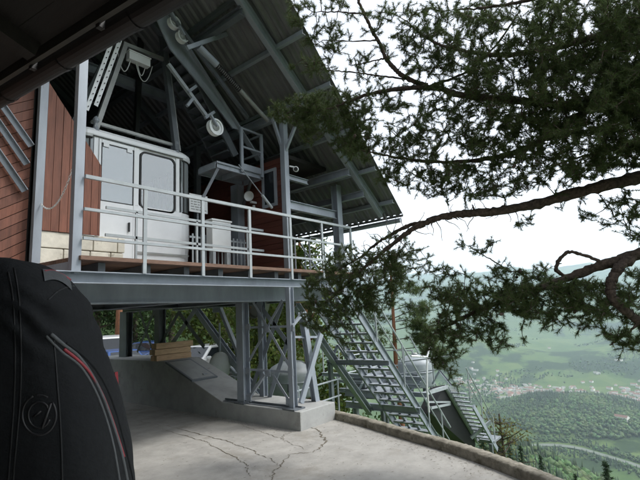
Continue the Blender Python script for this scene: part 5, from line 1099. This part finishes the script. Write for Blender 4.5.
for r_ in (-.07, .08):
    P = [pb+fw*f_+rt*r_+Vector((0, 0, z)) for f_, z in ((-.19, 1.42), (-.12, 1.50), (0, 1.545), (.10, 1.46), (.145, 1.32), (.10, 1.12), (-.10, 1.04))]; MB().tube(smooth_path([tuple(p) for p in P], 5), .016, 8).build('shoulder_strap', M['packcloth'], BP, smooth=True)
P = [pb+fw*f_+rt*-.15+Vector((0, 0, z)) for f_, z in ((-.13, 1.48), (-.158, 1.38), (-.168, 1.25), (-.155, 1.05))]
MB().tube(smooth_path([tuple(p) for p in P], 6), .0028, 6).build('jacket_seam', M['black'], PE)
# ------------------------------------------------------------------ air, sky and light
zmin, zmax = float(TZ.min())-1, max(float(TZ.max()), 30)+30
mb = MB(); mb.bb((-14100, -14100, min(zmin, -10)), (14100, 14100, zmax)); hz = mb.build('haze', bpy.data.materials.new('valley_haze')); tag(hz, 'pale blue valley haze', kind='stuff')
hm = hz.data.materials[0]; hm.use_nodes = True; nt = hm.node_tree; nt.nodes.clear(); ou = nt.nodes.new('ShaderNodeOutputMaterial'); pv = nt.nodes.new('ShaderNodeVolumePrincipled')
pv.inputs['Color'].default_value = (.72, .86, .98, 1); pv.inputs['Density'].default_value = .95e-4; pv.inputs['Anisotropy'].default_value = .3; nt.links.new(pv.outputs['Volume'], ou.inputs['Volume'])
SUN_AZ, SUN_EL = math.radians(143), math.radians(52)
w = bpy.data.worlds.new('World'); scene.world = w; w.use_nodes = True; nt = w.node_tree; bg = nt.nodes['Background']
sk = nt.nodes.new('ShaderNodeTexSky'); sk.sky_type = 'NISHITA'; sk.sun_disc = False; sk.sun_elevation = SUN_EL; sk.sun_rotation = SUN_AZ; sk.altitude = 900; sk.dust_density = 3.0; sk.air_density = 1.0
hs = nt.nodes.new('ShaderNodeHueSaturation'); hs.inputs['Saturation'].default_value = .22; nt.links.new(sk.outputs['Color'], hs.inputs['Color']); nt.links.new(hs.outputs['Color'], bg.inputs['Color']); bg.inputs['Strength'].default_value = .15
sl_ = bpy.data.lights.new('sun', 'SUN'); so = bpy.data.objects.new('sun', sl_); COL.objects.link(so); sl_.energy = 1.05; sl_.angle = math.radians(14); sl_.color = (1, .97, .92)
sd = Vector((math.sin(SUN_AZ)*math.cos(SUN_EL), math.cos(SUN_AZ)*math.cos(SUN_EL), math.sin(SUN_EL))); so.rotation_euler = sd.to_track_quat('Z', 'Y').to_euler(); so.location = (0, 0, 30)
vs_ = scene.view_settings; vs_.view_transform = 'Standard'; vs_.look = 'None'; vs_.gamma = 1; vs_.use_curve_mapping = False; vs_.exposure = 1.4
scene.render.engine = 'CYCLES'; scene.cycles.volume_bounces = 1; scene.cycles.max_bounces = 8; scene.cycles.transparent_max_bounces = 16; scene.cycles.use_denoising = True
scene.cycles.sample_clamp_indirect = 6
